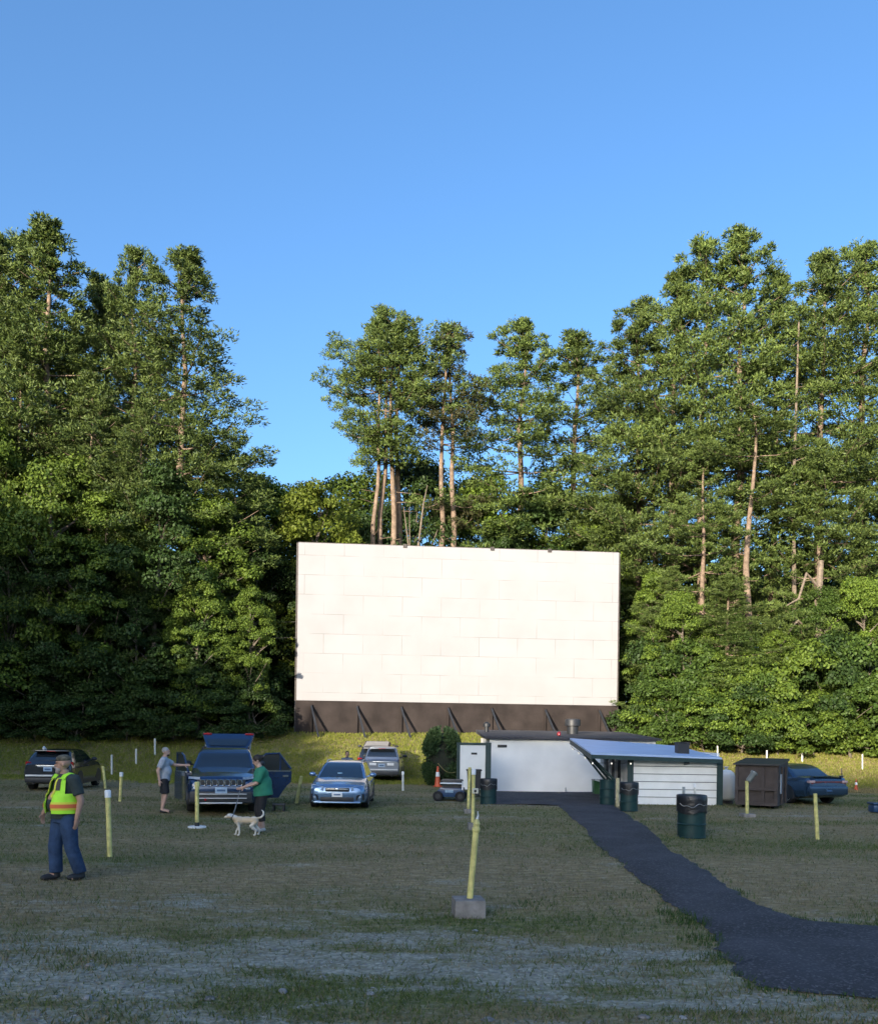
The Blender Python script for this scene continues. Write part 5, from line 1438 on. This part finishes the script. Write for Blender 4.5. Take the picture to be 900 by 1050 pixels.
# --- silver hatch-backed SUV seen from behind, and another beyond it
SILV = carpaint("silver_paint", (.22, .25, .30), .3, .5, .7)
def suv_rear(o, paint, zoff=0., lamp_w=.16, tall=False):
    for s in (-1, 1):
        mb = MB(); mb.hexa([(s * .58, 2.24, .88), (s * .87, 2.05, .88), (s * .87, 2.0, .88), (s * .58, 2.1, .88), (s * .62, 2.22, 1.10), (s * .84, 2.10, 1.12), (s * .84, 2.0, 1.12), (s * .62, 2.1, 1.10)]); mb.build("tail_lamp", REDLAMP if paint is not SILV else mat("smoky_lens", (.30, .16, .17), .2, var=.2, coat=.6), o, 40)
        fbox("exhaust", STEEL_DK, o, s * .5 - .05, s * .5 + .05, 2.2, 2.33, .27, .32, .02)
    fbox("rear_bumper", BLACKM, o, -.80, .80, 2.1, 2.33, .33, .52, .04)
    fbox("bumper_trim", GALV, o, -.78, .78, 2.2, 2.345, .56, .63, .015)
    fbox("spoiler", paint, o, -.58, .58, *((1.62, 1.92, 1.50, 1.55) if tall else (1.76, 2.10, 1.585, 1.635)), .015)
    fbox("brake_lamp", REDLAMP, o, -.16, .16, *((1.92, 1.928, 1.51, 1.53) if tall else (2.10, 2.108, 1.595, 1.615)))
    fbox("tailgate_trim", CHROME, o, -.42, .42, 2.27, 2.30, .955, .985, .005)
g = G(391, 803); fz = gz(g.x, g.y + 2.2)
sv = car("parked_suv", "silver sport utility car seen from behind on the grass below the screen", "car", (g.x, g.y + 2.25, fz), R(180), SILV, SUV_BODY, SUV_CAB, [(.80, -1.40, .35, .23), (.80, 1.32, .35, .23)], .925, plate_r=(2.285, .80), lower=BLACKM, mirror=2)
suv_rear(sv, SILV)
for x in (-.42, .42): fbox("pale_sticker", CAPW, sv, x - .16, x + .16, 2.285, 2.297, .80, .92, .004)
g2y = g.y + 5.0; X = at(387, 780, g2y).x; fz = gz(X, g2y)
sv2 = car("parked_suv", "far dark car whose roof shows above the silver sport utility car", "car", (X, g2y, at(387, 765, g2y).z - 1.69), R(180), DGREY, SUV_BODY, CUV_CAB, [(.80, -1.40, .35, .23), (.80, 1.32, .35, .23)], .925, lower=BLACKM, mirror=2)
suv_rear(sv2, DGREY, tall=True)
sl2 = math.atan2(gz(X, g2y - 1.4) - gz(X, g2y + 1.4), -2.8)
sv2.location.z = fz
ri = (gz(X, g2y + 1.4) - gz(X, g2y - 1.4)) / 2.8
sv2.rotation_euler = (-math.atan(ri), 0, R(180))

# --- dark grey SUV at the left seen from behind at an angle
g = G(58, 812); fz = gz(g.x, g.y + 2)
yaw = R(180 + 8)
dv = car("parked_suv", "dark grey sport utility car seen from behind at the left edge of the field", "car", (g.x - .62, g.y + 2.2, fz), yaw, DGREY, SUV_BODY, CUV_CAB, [(.80, -1.40, .35, .23), (.80, 1.32, .35, .23)], .925, plate_r=(2.285, .84), lower=BLACKM, mirror=2)
suv_rear(dv, DGREY, tall=True)
dv.scale = (.97, 1, .95)
fbox("tailgate_decal", GALV, dv, -.36, .36, 2.285, 2.296, .92, .99, .003)
MB().tube([(.35, 1.40, 1.57), (.35, 1.60, 1.66), (.30, 1.80, 1.60)], .045, 8).build("roof_fin", CAPW, dv, 50)

# --- blue sedan at the right seen from behind at an angle
SEDB = carpaint("slate_blue_paint", (.028, .065, .125), .24, .5, .9)
g = G(846, 826); fz = gz(g.x, g.y + 1)
yaw = R(180 + 16)
rx, ry = 2.4 * math.sin(R(16)), 2.4 * math.cos(R(16))
sd = car("parked_sedan", "slate-blue sedan with a boot spoiler seen from behind beside the dumpster", "car", (g.x - rx, g.y + ry - .2, fz), yaw, SEDB, SEDAN_BODY, SEDAN_CAB, [(.79, -1.5, .32, .21), (.79, 1.38, .32, .21)], .918, plate_r=(2.455, .52), lower=SEDB, mirror=2)
fbox("tail_lamp_band", mat("dark_red_lens", (.09, .012, .014), .2, var=.2, coat=.7), sd, -.72, .72, 2.30, 2.43, .72, .86, .03)
for s in (-1, 1):
    fbox("tail_lamp", mat("pink_grey_lens", (.45, .30, .30), .2, var=.2, coat=.7), sd, min(s * .56, s * .80), max(s * .56, s * .80), 2.22, 2.437, .78, .87, .02)
fbox("rear_bumper", SEDB, sd, -.80, .80, 2.25, 2.47, .36, .68, .06)
mb = MB(); mb.box(-.68, .68, 2.22, 2.40, 1.012, 1.035, bev=.01)
for s in (-1, 1): mb.box(s * .6 - .03, s * .6 + .03, 2.27, 2.36, .96, 1.013)
mb.build("spoiler", SEDB, sd)
for s in (-1, 1): fbox("headrest", mat("grey_seat", (.2, .21, .22), .8), sd, s * .35 - .11, s * .35 + .11, 1.02, 1.05, .95, 1.15, .02)

# ------------------------------------------------------------------ people
SKIN = mat("skin", (.42, .25, .18), .55, var=.08, scale=12, spec=.35)
SKIN_P = mat("pale_skin", (.50, .32, .25), .55, var=.08, scale=12, spec=.35)
HAIR_G = mat("grey_hair", (.32, .31, .30), .8, var=.25, scale=30)
HAIR_D = mat("dark_hair", (.02, .014, .012), .6, var=.3, scale=30)
DENIM = mat("blue_denim", (.035, .065, .13), .85, var=.35, scale=7, bump=.9, bscale=12, spec=.2)
SHOE = mat("black_shoe", (.02, .02, .022), .6, var=.2)

def lerp(a, b, t): return Vector(a) * (1 - t) + Vector(b) * t
def limb(mb, p, r, n=14):
    for i in range(len(p) - 1):
        mb.cone(p[i], r[i], p[i + 1], r[i + 1], n)
    for q, rr in zip(p, r): mb.ell(q, (rr, rr, rr), None, 12, 8)

def hand(mb, wrist, dirv, side_v, L=.185, curl=.35):
    """palm, four fingers of different lengths and a thumb leaving the side of the palm"""
    d = Vector(dirv).normalized(); s = Vector(side_v); s = (s - d * s.dot(d)).normalized(); n = d.cross(s)
    w_ = Vector(wrist); k = L / .185
    pc = w_ + d * .05 * k
    M = Matrix((s, n, d)).transposed()
    mb.ell(pc, (.040 * k, .017 * k, .055 * k), M, 12, 8)
    for i, (off, ln) in enumerate(((-.028, .070), (-.010, .082), (.010, .077), (.027, .060))):
        a = w_ + d * .085 * k + s * off * k
        m_ = a + d * ln * .5 * k + n * (curl * .25 * ln * k)
        e = m_ + d * ln * .42 * k + n * (curl * .7 * ln * k)
        limb(mb, [a, m_, e], [.0092 * k, .0088 * k, .0078 * k], 8)
    a = w_ + d * .03 * k - s * .034 * k; m_ = a + (d * .6 - s * .75 + n * .3).normalized() * .038 * k; e = m_ + (d * .95 - s * .2 + n * .3).normalized() * .034 * k
    limb(mb, [a, m_, e], [.012 * k, .011 * k, .0085 * k], 8)

def head_shape(mb, c, yaw=0., pitch=0., k=1.0):
    M = (Matrix.Rotation(yaw, 3, 'Z') @ Matrix.Rotation(pitch, 3, 'X'))
    c = Vector(c)
    def P(x, y, z): return c + M @ Vector((x * k, y * k, z * k))
    mb.ell(P(0, .012, .028), (.076 * k, .094 * k, .090 * k), M, 18, 12)
    mb.ell(P(0, -.018, -.035), (.060 * k, .070 * k, .078 * k), M, 16, 10)
    mb.ell(P(0, -.060, -.088), (.030 * k, .028 * k, .024 * k), M, 12, 8)         # chin
    mb.cone(P(0, -.088, .018), .009 * k, P(0, -.112, -.022), .016 * k, 8)         # nose
    mb.ell(P(0, -.108, -.024), (.017 * k, .014 * k, .012 * k), M, 10, 6)
    mb.ell(P(0, -.082, .036), (.055 * k, .018 * k, .011 * k), M, 12, 6)           # brow
    mb.ell(P(0, -.088, -.058), (.026 * k, .012 * k, .010 * k), M, 10, 6)          # lips
    for s in (-1, 1): mb.ell(P(s * .078, .010, -.008), (.010 * k, .021 * k, .032 * k), M, 10, 8)
    return P, M

def face_bits(o, P, M, k=1.0):
    for s in (-1, 1):
        mb = MB(); mb.ell(P(s * .031, -.086, .012), (.013 * k, .009 * k, .008 * k), M, 10, 6); mb.build("eye", mat("eye_dark", (.05, .045, .045), .3), o, 60)
    mb = MB(); mb.ell(P(0, -.099, -.058), (.022 * k, .004 * k, .003 * k), M, 10, 5); mb.build("mouth", mat("lip_line", (.20, .09, .08), .5), o, 60)

# --- the man in the high-visibility vest (faces -Y in his own frame)
g = G(65, 903)
vm = empty("person", (g.x, g.y, g.z), R(-40), "heavy-set bearded man in a yellow-green safety vest, cap and jeans walking in the foreground", "person")
k = 1.0
hipL, hipR = (.105, 0, .90), (-.105, 0, .90)
knL, anL = (.12, .05, .48), (.13, .19, .088)
knR, anR = (-.115, -.07, .48), (-.115, -.05, .085)
shL, shR = (.215, .03, 1.44), (-.215, .0, 1.44)
elL, wrL = (.29, .09, 1.15), (.28, .04, .90)
elR, wrR = (-.38, .04, 1.17), (-.46, -.08, .94)
mb = MB()
limb(mb, [hipL, knL, anL], [.10, .065, .045]); limb(mb, [hipR, knR, anR], [.10, .065, .045])
mb.ell((0, .02, .95), (.19, .15, .15)); mb.ell((0, -.04, 1.13), (.20, .19, .20)); mb.ell((0, .0, 1.33), (.205, .135, .19))
limb(mb, [shL, elL, wrL], [.066, .050, .032]); limb(mb, [shR, elR, wrR], [.066, .050, .032])
mb.cone((-.2, .01, 1.44), .07, (.2, .01, 1.44), .07); mb.cone((0, .01, 1.42), .075, (0, -.01, 1.58), .06)
hand(mb, wrL, (-.02, -.12, -1), (.1, -1, 0)); hand(mb, wrR, (0, -.10, -1), (-.1, 1, 0))
for a, f in ((anL, (.03, -.17, 0)), (anR, (-.02, -.2, 0))): mb.cone(a, .045, Vector(a) + Vector(f) + Vector((0, 0, -.05)), .035)
P, M = head_shape(mb, (0, -.03, 1.665), R(-34), R(4))
link("body", remeshed("vest_man_body", mb, .009, 4), SKIN, vm)
face_bits(vm, P, M)
# beard, cap
mb = MB(); mb.ell(P(0, -.055, -.075), (.056, .050, .042), M, 14, 10); mb.ell(P(0, -.072, -.105), (.038, .036, .042), M, 12, 8); mb.cone(P(-.028, -.104, -.047), .011, P(.028, -.104, -.047), .011)
link("beard", remeshed("beard", mb, .008, 2), mat("white_beard", (.30, .26, .24), .9, var=.2, scale=40), vm)
mb = MB(); mb.ell(P(0, .012, .075), (.086, .104, .060), M, 18, 12)
cap = link("cap", remeshed("cap", mb, .009, 3), mat("camouflage_cloth", (.10, .09, .065), .85, var=.7, scale=22), vm)
mb = MB(); mb.ell(P(0, -.125, .058), (.058, .062, .009), M, 16, 6); mb.build("cap_peak", mat("dark_cap_peak", (.05, .05, .04), .8), cap, 60)
# T-shirt
mb = MB(); mb.ell((0, -.03, 1.10), (.222, .208, .20)); mb.ell((0, .01, 1.33), (.225, .155, .20)); mb.cone((-.2, .01, 1.445), .085, (.2, .01, 1.445), .085)
mb.cone((0, -.01, 1.15), .21, (0, .01, .90), .215, 20, .86, (1, 0, 0)); mb.cone((0, .01, 1.47), .095, (0, .0, 1.535), .078)
for s, e in ((shL, elL), (shR, elR)): mb.cone(s, .088, lerp(s, e, .72), .080); mb.ell(s, (.088, .088, .088))
link("t_shirt", remeshed("vest_man_shirt", mb, .011, 5), mat("dark_green_cotton", (.028, .042, .042), .85, var=.15, scale=10, bump=.9, bscale=11), vm)
# jeans
mb = MB(); mb.cone((0, .0, 1.0), .205, (0, .01, .84), .20, 18, .80, (1, 0, 0))
for a, b, c in ((hipL, knL, anL), (hipR, knR, anR)):
    mb.cone(a, .128, b, .098); mb.ell(b, (.098, .098, .098)); mb.cone(b, .098, lerp(b, c, .93), .092); mb.ell(a, (.125, .13, .12))
    for q in (.80, .9): mb.ell(lerp(b, c, q), (.097, .097, .025), None, 12, 6)
link("jeans", remeshed("jeans", mb, .011, 4), DENIM, vm)
for a, f in ((anL, (.03, -.17, -.05)), (anR, (-.02, -.2, -.055))):
    a = Vector(a); f = Vector(f)
    mb = MB(); mb.ell(a + f * .45 + Vector((0, 0, -.012)), (.055, .15, .055), Matrix.Rotation(.05, 3, 'Z'), 14, 10); mb.cone(a + Vector((0, 0, .03)), .058, a + Vector((0, 0, -.05)), .06)
    link("boot", remeshed("boot", mb, .011, 3), SHOE, vm)
# vest: an open front wrapped round the shirt
HIVIS = mat("high_visibility_yellow", (.46, .92, .045), .7, var=.10, scale=6, bump=.8, bscale=9, emit=None)
ORB = mat("orange_band", (.70, .16, .05), .6, var=.08); SILB = mat("yellow_band_edge", (.72, .70, .06), .6, var=.05); VDARK = mat("dark_vest_patch", (.07, .06, .05), .8)
def vest_r(z): 
    return [float(np.interp(z, [.96, 1.10, 1.30, 1.42, 1.475], q)) for q in ([.252, .255, .250, .235, .185], [.232, .245, .195, .170, .120])]
def vest_grid(z0, z1, nz_, off, a0, a1, nth, arm=True):
    vs = []; fs = []; ok = {}
    for i in range(nz_):
        z = z0 + (z1 - z0) * i / (nz_ - 1); rx_, ry_ = vest_r(z)
        for j in range(nth):
            a = a0 + (a1 - a0) * j / (nth - 1)      # 0 = straight front
            x = math.sin(a) * (rx_ + off); y = -math.cos(a) * (ry_ + off) - .02 * (1 if z < 1.25 else 0)
            vs.append(Vector((x, y, z)))
            sidea = abs(abs(a) - math.pi / 2)
            ok[(i, j)] = not (arm and z > 1.27 and sidea < .50 + 1.2 * max(0, 0))
    for i in range(nz_ - 1):
        for j in range(nth - 1):
            if ok[(i, j)] and ok[(i + 1, j)] and ok[(i, j + 1)] and ok[(i + 1, j + 1)]:
                fs.append((i * nth + j, i * nth + j + 1, (i + 1) * nth + j + 1, (i + 1) * nth + j))
    return vs, fs
def shell(name, vf, m, parent, th=.010):
    me = bpy.data.meshes.new(name); me.from_pydata([tuple(v) for v in vf[0]], [], vf[1])
    b = bmesh.new(); b.from_mesh(me); bmesh.ops.delete(b, geom=[v for v in b.verts if not v.link_faces], context='VERTS')
    bmesh.ops.recalc_face_normals(b, faces=b.faces[:]); bmesh.ops.solidify(b, geom=b.faces[:], thickness=th); b.to_mesh(me); b.free(); smooth(me, 50)
    return link(name, me, m, parent)
vest = shell("safety_vest", vest_grid(.97, 1.475, 26, .0, .36, 2 * math.pi - .36, 60), HIVIS, vm)
mb = MB()
for s in (-1, 1):      # shoulder straps over the top
    for j, x in enumerate(np.linspace(.085, .165, 5)):
        pts = [(s * x, -.085 - .02, 1.44), (s * x, -.06, 1.505), (s * x, .01, 1.53), (s * x, .09, 1.495), (s * x, .13, 1.43)]
        mb.tube(pts, .016, 6)
mb.build("shoulder_strap", HIVIS, vest, 60)
shell("yellow_band", vest_grid(1.02, 1.135, 6, .013, .38, 2 * math.pi - .38, 60, False), SILB, vest, .005)
shell("orange_band", vest_grid(1.05, 1.105, 4, .020, .38, 2 * math.pi - .38, 60, False), ORB, vest, .005)
for a in (.55, -.55):
    shell("shoulder_patch", vest_grid(1.30, 1.46, 8, .012, a - .14, a + .14, 6, False), VDARK, vest, .005)
    shell("yellow_stripe", vest_grid(1.20, 1.47, 8, .010, a * .62 - .07, a * .62 + .07, 6, False), SILB, vest, .005)

# --- bald man in a grey T-shirt reaching for the door (faces +X seen by the camera)
g = G(168, 833.5)
gm = empty("person", (g.x, g.y, g.z), R(90 + 12), "grey-haired man in a light grey T-shirt and dark shorts reaching for the car door", "person")
hipL, hipR = (.10, 0, .88), (-.10, 0, .88)
knL, anL = (.10, .02, .47), (.10, .06, .08)
knR, anR = (-.11, -.05, .47), (-.11, .04, .08)
shL, shR = (.19, .02, 1.42), (-.19, .02, 1.42)
elL, wrL = (.23, -.26, 1.28), (.17, -.50, 1.28)
elR, wrR = (-.27, .14, 1.14), (-.26, .10, .88)
mb = MB()
limb(mb, [hipL, knL, anL], [.095, .058, .040]); limb(mb, [hipR, knR, anR], [.095, .058, .040])
mb.ell((0, .01, .94), (.175, .14, .14)); mb.ell((0, -.02, 1.12), (.175, .155, .18)); mb.ell((0, .0, 1.32), (.185, .125, .18))
limb(mb, [shL, elL, wrL], [.062, .046, .030]); limb(mb, [shR, elR, wrR], [.062, .046, .030])
mb.cone((-.18, .01, 1.42), .065, (.18, .01, 1.42), .065); mb.cone((0, .01, 1.40), .07, (0, -.015, 1.56), .056)
hand(mb, wrL, (-.05, -1, .05), (0, 0, 1)); hand(mb, wrR, (0, -.05, -1), (-.1, 1, 0))
for a, f in ((anL, (0, -.19, -.045)), (anR, (-.02, -.19, -.045))): mb.cone(a, .042, Vector(a) + Vector(f), .032)
P, M = head_shape(mb, (0, -.035, 1.645), 0, R(6))
link("body", remeshed("grey_man_body", mb, .009, 4), SKIN_P, gm)
face_bits(gm, P, M)
mb = MB(); mb.ell(P(0, .022, .038), (.082, .096, .086), M, 16, 10)
link("hair", remeshed("short_hair", mb, .009, 3), HAIR_G, gm)
mb = MB(); mb.ell(P(0, -.055, -.085), (.050, .050, .038), M, 12, 8); link("beard", remeshed("dark_beard", mb, .008, 2), HAIR_D, gm)
mb = MB(); mb.ell((0, -.015, 1.12), (.205, .18, .20)); mb.ell((0, .01, 1.32), (.205, .145, .19)); mb.cone((-.18, .01, 1.425), .08, (.18, .01, 1.425), .08)
mb.cone((0, -.0, 1.15), .20, (0, .01, .87), .205, 20, .80, (1, 0, 0)); mb.cone((0, .01, 1.44), .09, (0, .0, 1.51), .075)
for s, e in ((shL, elL), (shR, elR)): mb.cone(s, .084, lerp(s, e, .75), .078); mb.ell(s, (.084, .084, .084))
link("t_shirt", remeshed("grey_shirt", mb, .011, 5), mat("light_grey_cotton", (.36, .39, .44), .85, var=.10, scale=10, bump=.9, bscale=10), gm)
mb = MB(); mb.cone((0, .0, .97), .185, (0, .01, .82), .185, 18, .82, (1, 0, 0))
for a, b in ((hipL, knL), (hipR, knR)): mb.cone(a, .118, lerp(a, b, .88), .108); mb.ell(a, (.118, .12, .11))
link("shorts", remeshed("shorts", mb, .011, 4), mat("black_cotton", (.016, .017, .022), .85, var=.2), gm)
for a in (anL, anR):
    a = Vector(a); mb = MB(); mb.ell(a + Vector((0, -.08, -.045)), (.052, .14, .036), None, 14, 8); mb.ell(a + Vector((0, 0, -.03)), (.05, .05, .045)); link("shoe", remeshed("shoe", mb, .010, 3), SHOE, gm)

# --- person in a green top with a dog on a lead (faces -X seen by the camera)
g = G(267, 853)
wm = empty("person", (g.x, g.y, g.z), R(-90 + 12), "dark-haired person in a green top and black leggings holding a dog lead", "person")
hipL, hipR = (.10, .03, .84), (-.10, .03, .84)
knL, anL = (.10, .0, .46), (.10, .05, .085)
knR, anR = (-.10, -.06, .46), (-.11, .0, .085)
shL, shR = (.19, .02, 1.32), (-.19, .02, 1.32)
elL, wrL = (.24, -.10, 1.06), (.15, -.36, .96)
elR, wrR = (-.24, -.10, 1.06), (-.08, -.37, .95)
mb = MB()
limb(mb, [hipL, knL, anL], [.105, .066, .044]); limb(mb, [hipR, knR, anR], [.105, .066, .044])
mb.ell((0, .04, .90), (.19, .17, .16)); mb.ell((0, .0, 1.06), (.18, .17, .17)); mb.ell((0, -.0, 1.24), (.18, .14, .16))
limb(mb, [shL, elL, wrL], [.062, .046, .029]); limb(mb, [shR, elR, wrR], [.062, .046, .029])
mb.cone((-.17, .01, 1.32), .062, (.17, .01, 1.32), .062); mb.cone((0, .0, 1.31), .065, (0, -.06, 1.45), .052)
hand(mb, wrL, (-.35, -.9, -.25), (0, 0, 1), .17, .9); hand(mb, wrR, (.3, -.9, -.25), (0, 0, 1), .17, .9)
for a, f in ((anL, (0, -.17, -.045)), (anR, (0, -.17, -.045))): mb.cone(a, .042, Vector(a) + Vector(f), .032)
P, M = head_shape(mb, (0, -.09, 1.53), 0, R(24), .96)
link("body", remeshed("green_person_body", mb, .009, 4), SKIN_P, wm)
face_bits(wm, P, M, .96)
mb = MB(); mb.ell(P(0, .025, .040), (.086, .100, .092), M, 16, 10); mb.ell(P(0, .125, .03), (.05, .05, .055), M, 12, 8)
link("hair", remeshed("tied_hair", mb, .009, 3), HAIR_D, wm)
mb = MB(); mb.ell((0, .02, 1.04), (.215, .215, .22)); mb.ell((0, .0, 1.23), (.205, .165, .17)); mb.cone((-.17, .01, 1.325), .078, (.17, .01, 1.325), .078)
mb.cone((0, .02, 1.06), .212, (0, .05, .78), .232, 20, .92, (1, 0, 0)); mb.cone((0, .0, 1.33), .085, (0, -.025, 1.40), .072)
for s, e in ((shL, elL), (shR, elR)): mb.cone(s, .088, lerp(s, e, .92), .078); mb.ell(s, (.088, .088, .088))
link("top", remeshed("green_top", mb, .011, 5), mat("green_cotton", (.025, .20, .12), .85, var=.15, scale=8, bump=.9, bscale=10), wm)
mb = MB(); mb.cone((0, .04, .90), .20, (0, .04, .76), .20, 18, .9, (1, 0, 0))
for a, b, c in ((hipL, knL, anL), (hipR, knR, anR)): mb.cone(a, .125, b, .088); mb.ell(b, (.088, .088, .088)); mb.cone(b, .088, lerp(b, c, .62), .074); mb.ell(a, (.125, .13, .12))
link("leggings", remeshed("leggings", mb, .011, 4), mat("black_knit", (.015, .015, .018), .8, var=.2), wm)
for a in (anL, anR):
    a = Vector(a); mb = MB(); mb.ell(a + Vector((0, -.07, -.042)), (.052, .14, .042), None, 14, 8); mb.ell(a + Vector((0, 0, -.025)), (.052, .055, .055)); link("shoe", remeshed("shoe", mb, .010, 3), mat("pale_shoe", (.50, .50, .50), .7, var=.15), wm)
HAND_L = wm.matrix_basis.to_3x3() if False else Matrix.Rotation(R(-90 + 12), 3, 'Z')
hand_w = Vector(wm.location) + HAND_L @ Vector((.03, -.44, .92))

# --- the dog (head towards -X seen by the camera; faces -Y in its own frame)
g = G(257, 854.5)
dg_ = empty("dog", (g.x - .03, g.y - .35, gz(g.x, g.y - .35)), R(-90 + 8), "cream and tan dog with raised curled tail walking on a lead", "dog")
mb = MB()
kk = 1.0
mb.ell((0, -.20, .44), (.105, .17, .135)); mb.ell((0, .02, .455), (.090, .24, .110)); mb.ell((0, .24, .455), (.095, .15, .115))
limb(mb, [(0, -.30, .50), (0, -.40, .56), (0, -.46, .585)], [.095, .078, .07])
mb.ell((0, -.50, .585), (.072, .085, .070)); mb.cone((0, -.53, .575), .052, (0, -.63, .535), .032); mb.ell((0, -.63, .537), (.031, .028, .028))
for s in (-1, 1):
    mb.cone((s * .05, -.47, .64), .030, (s * .085, -.45, .585), .016, 10, .5, (1, 0, 0)); mb.ell((s * .085, -.45, .583), (.014, .028, .03))
    f = -.06 if s < 0 else .05      # front legs: shoulder, elbow, wrist, paw
    limb(mb, [(s * .07, -.24, .42), (s * .075, -.20, .27), (s * .075, -.23 + f, .13), (s * .075, -.24 + f, .03)], [.062, .040, .026, .026])
    mb.ell((s * .075, -.265 + f, .024), (.030, .045, .024))
    f = .05 if s < 0 else -.05      # hind legs: hip, knee forward, hock back, paw
    limb(mb, [(s * .07, .30, .42), (s * .078, .22 + f, .29), (s * .078, .36 + f, .17), (s * .078, .34 + f, .03)], [.080, .055, .028, .026])
    mb.ell((s * .078, .315 + f, .024), (.030, .045, .024))
limb(mb, [(0, .36, .52), (0, .46, .54), (0, .53, .62), (0, .525, .71), (0, .47, .76)], [.034, .032, .030, .026, .014])
FUR = bpy.data.materials.new("dog_fur"); FUR.use_nodes = True
t = FUR.node_tree; p = t.nodes['Principled BSDF']
tc = t.nodes.new('ShaderNodeTexCoord'); sp = t.nodes.new('ShaderNodeSeparateXYZ'); t.links.new(tc.outputs['Object'], sp.inputs[0])
nz = t.nodes.new('ShaderNodeTexNoise'); nz.inputs['Scale'].default_value = 7; t.links.new(tc.outputs['Object'], nz.inputs['Vector'])
ad = t.nodes.new('ShaderNodeMath'); ad.operation = 'MULTIPLY_ADD'; ad.inputs[1].default_value = .14; t.links.new(nz.outputs['Fac'], ad.inputs[0]); t.links.new(sp.outputs['Z'], ad.inputs[2])
r = t.nodes.new('ShaderNodeValToRGB'); e = r.color_ramp.elements; e[0].position = .40; e[0].color = (.66, .62, .55, 1); e[1].position = .50; e[1].color = (.54, .42, .28, 1)
e2 = e.new(.60); e2.color = (.56, .45, .31, 1); e3 = e.new(.66); e3.color = (.68, .64, .57, 1)
t.links.new(ad.outputs[0], r.inputs[0]); t.links.new(r.outputs[0], p.inputs['Base Color']); p.inputs['Roughness'].default_value = .9; p.inputs['Specular IOR Level'].default_value = .15
link("body", remeshed("dog_body", mb, .009, 3), FUR, dg_)
mb = MB(); mb.ell((0, -.655, .545), (.014, .012, .012)); mb.build("nose", BLACKM, dg_, 60)
for s in (-1, 1):
    mb = MB(); mb.ell((s * .036, -.565, .61), (.010, .008, .009)); mb.build("eye", BLACKM, dg_, 60)
mb = MB()
q = [(0 + .088 * math.cos(a), -.405 + .04 * math.sin(a), .555 + .078 * math.sin(a)) for a in np.linspace(0, 6.28, 20)]
mb.tube(q, .012, 6); mb.build("collar", mat("dark_collar", (.03, .04, .06), .6), dg_, 60)
dg_.scale = (.86, .68, .70)
collar_w = Vector(dg_.location) + Matrix.Rotation(R(-90 + 8), 3, 'Z') @ Vector((0, -.39, .635)) * .68
pts = [hand_w.lerp(collar_w, f) - Vector((0, 0, .05 * math.sin(math.pi * f))) for f in np.linspace(0, 1, 12)]
tag(MB().tube(pts, .010, 6).build("dog_lead", mat("grey_lead", (.16, .17, .18), .7), None, 60), "grey lead running from the hands of the green-topped person down to the dog", "lead")

# --- a dark-haired person standing behind the silver-blue hatchback
d = 34.0; hp = at(356, 773.5, d); gg = gz(hp.x, d)
bm_ = empty("person", (hp.x, d, gg), R(10), "dark-haired person behind the silver-blue hatchback, only the head showing above its roof", "person")
sc_ = (hp.z - gg) / 1.665
mb = MB()
limb(mb, [(.10, 0, .88), (.10, -.02, .47), (.11, .03, .08)], [.095, .058, .04]); limb(mb, [(-.10, 0, .88), (-.10, -.02, .47), (-.11, .03, .08)], [.095, .058, .04])
mb.ell((0, .01, .94), (.17, .13, .14)); mb.ell((0, -.0, 1.12), (.165, .13, .18)); mb.ell((0, .0, 1.32), (.18, .12, .18))
for s in (-1, 1):
    limb(mb, [(s * .19, .02, 1.42), (s * .25, .06, 1.14), (s * .25, .0, .90)], [.06, .045, .03]); hand(mb, (s * .25, .0, .90), (0, -.05, -1), (0, -s, 0))
    mb.cone((s * .105, .03, .08), .042, (s * .11, -.15, .035), .032)
mb.cone((-.18, .01, 1.42), .065, (.18, .01, 1.42), .065); mb.cone((0, .01, 1.40), .07, (0, -.015, 1.56), .056)
P, M = head_shape(mb, (0, -.03, 1.655), 0, 0, 1.1)
b_ = link("body", remeshed("hidden_person_body", mb, .010, 4), SKIN, bm_); 
mb = MB(); mb.ell(P(0, .030, .045), (.094, .100, .094), M, 16, 10); mb.ell(P(0, -.02, .115), (.07, .07, .03), M, 12, 8); h_ = link("hair", remeshed("dark_hair_cap", mb, .009, 3), HAIR_D, bm_)
face_bits(bm_, P, M, 1.1)
mb = MB(); mb.ell((0, .0, 1.12), (.19, .155, .20)); mb.ell((0, .01, 1.32), (.20, .14, .19)); mb.cone((-.18, .01, 1.425), .08, (.18, .01, 1.425), .08); mb.cone((0, 0, 1.15), .19, (0, .01, .87), .195, 20, .8, (1, 0, 0)); mb.cone((0, .01, 1.44), .09, (0, .0, 1.53), .078)
for s in (-1, 1): mb.cone((s * .19, .02, 1.42), .084, (s * .235, .05, 1.2), .078); mb.ell((s * .19, .02, 1.42), (.084, .084, .084))
link("t_shirt", remeshed("blue_grey_shirt", mb, .011, 5), mat("blue_grey_cotton", (.10, .13, .19), .85, var=.1), bm_)
mb = MB(); mb.cone((0, .0, .97), .18, (0, .01, .82), .18, 18, .82, (1, 0, 0))
for s in (-1, 1): mb.cone((s * .10, 0, .88), .115, (s * .10, -.02, .47), .085); mb.cone((s * .10, -.02, .47), .085, (s * .11, .03, .1), .075); mb.ell((s * .10, 0, .88), (.115, .12, .11))
link("trousers", remeshed("hidden_trousers", mb, .011, 4), mat("dark_trousers", (.03, .03, .04), .85), bm_)
bm_.scale = (sc_, sc_, sc_)
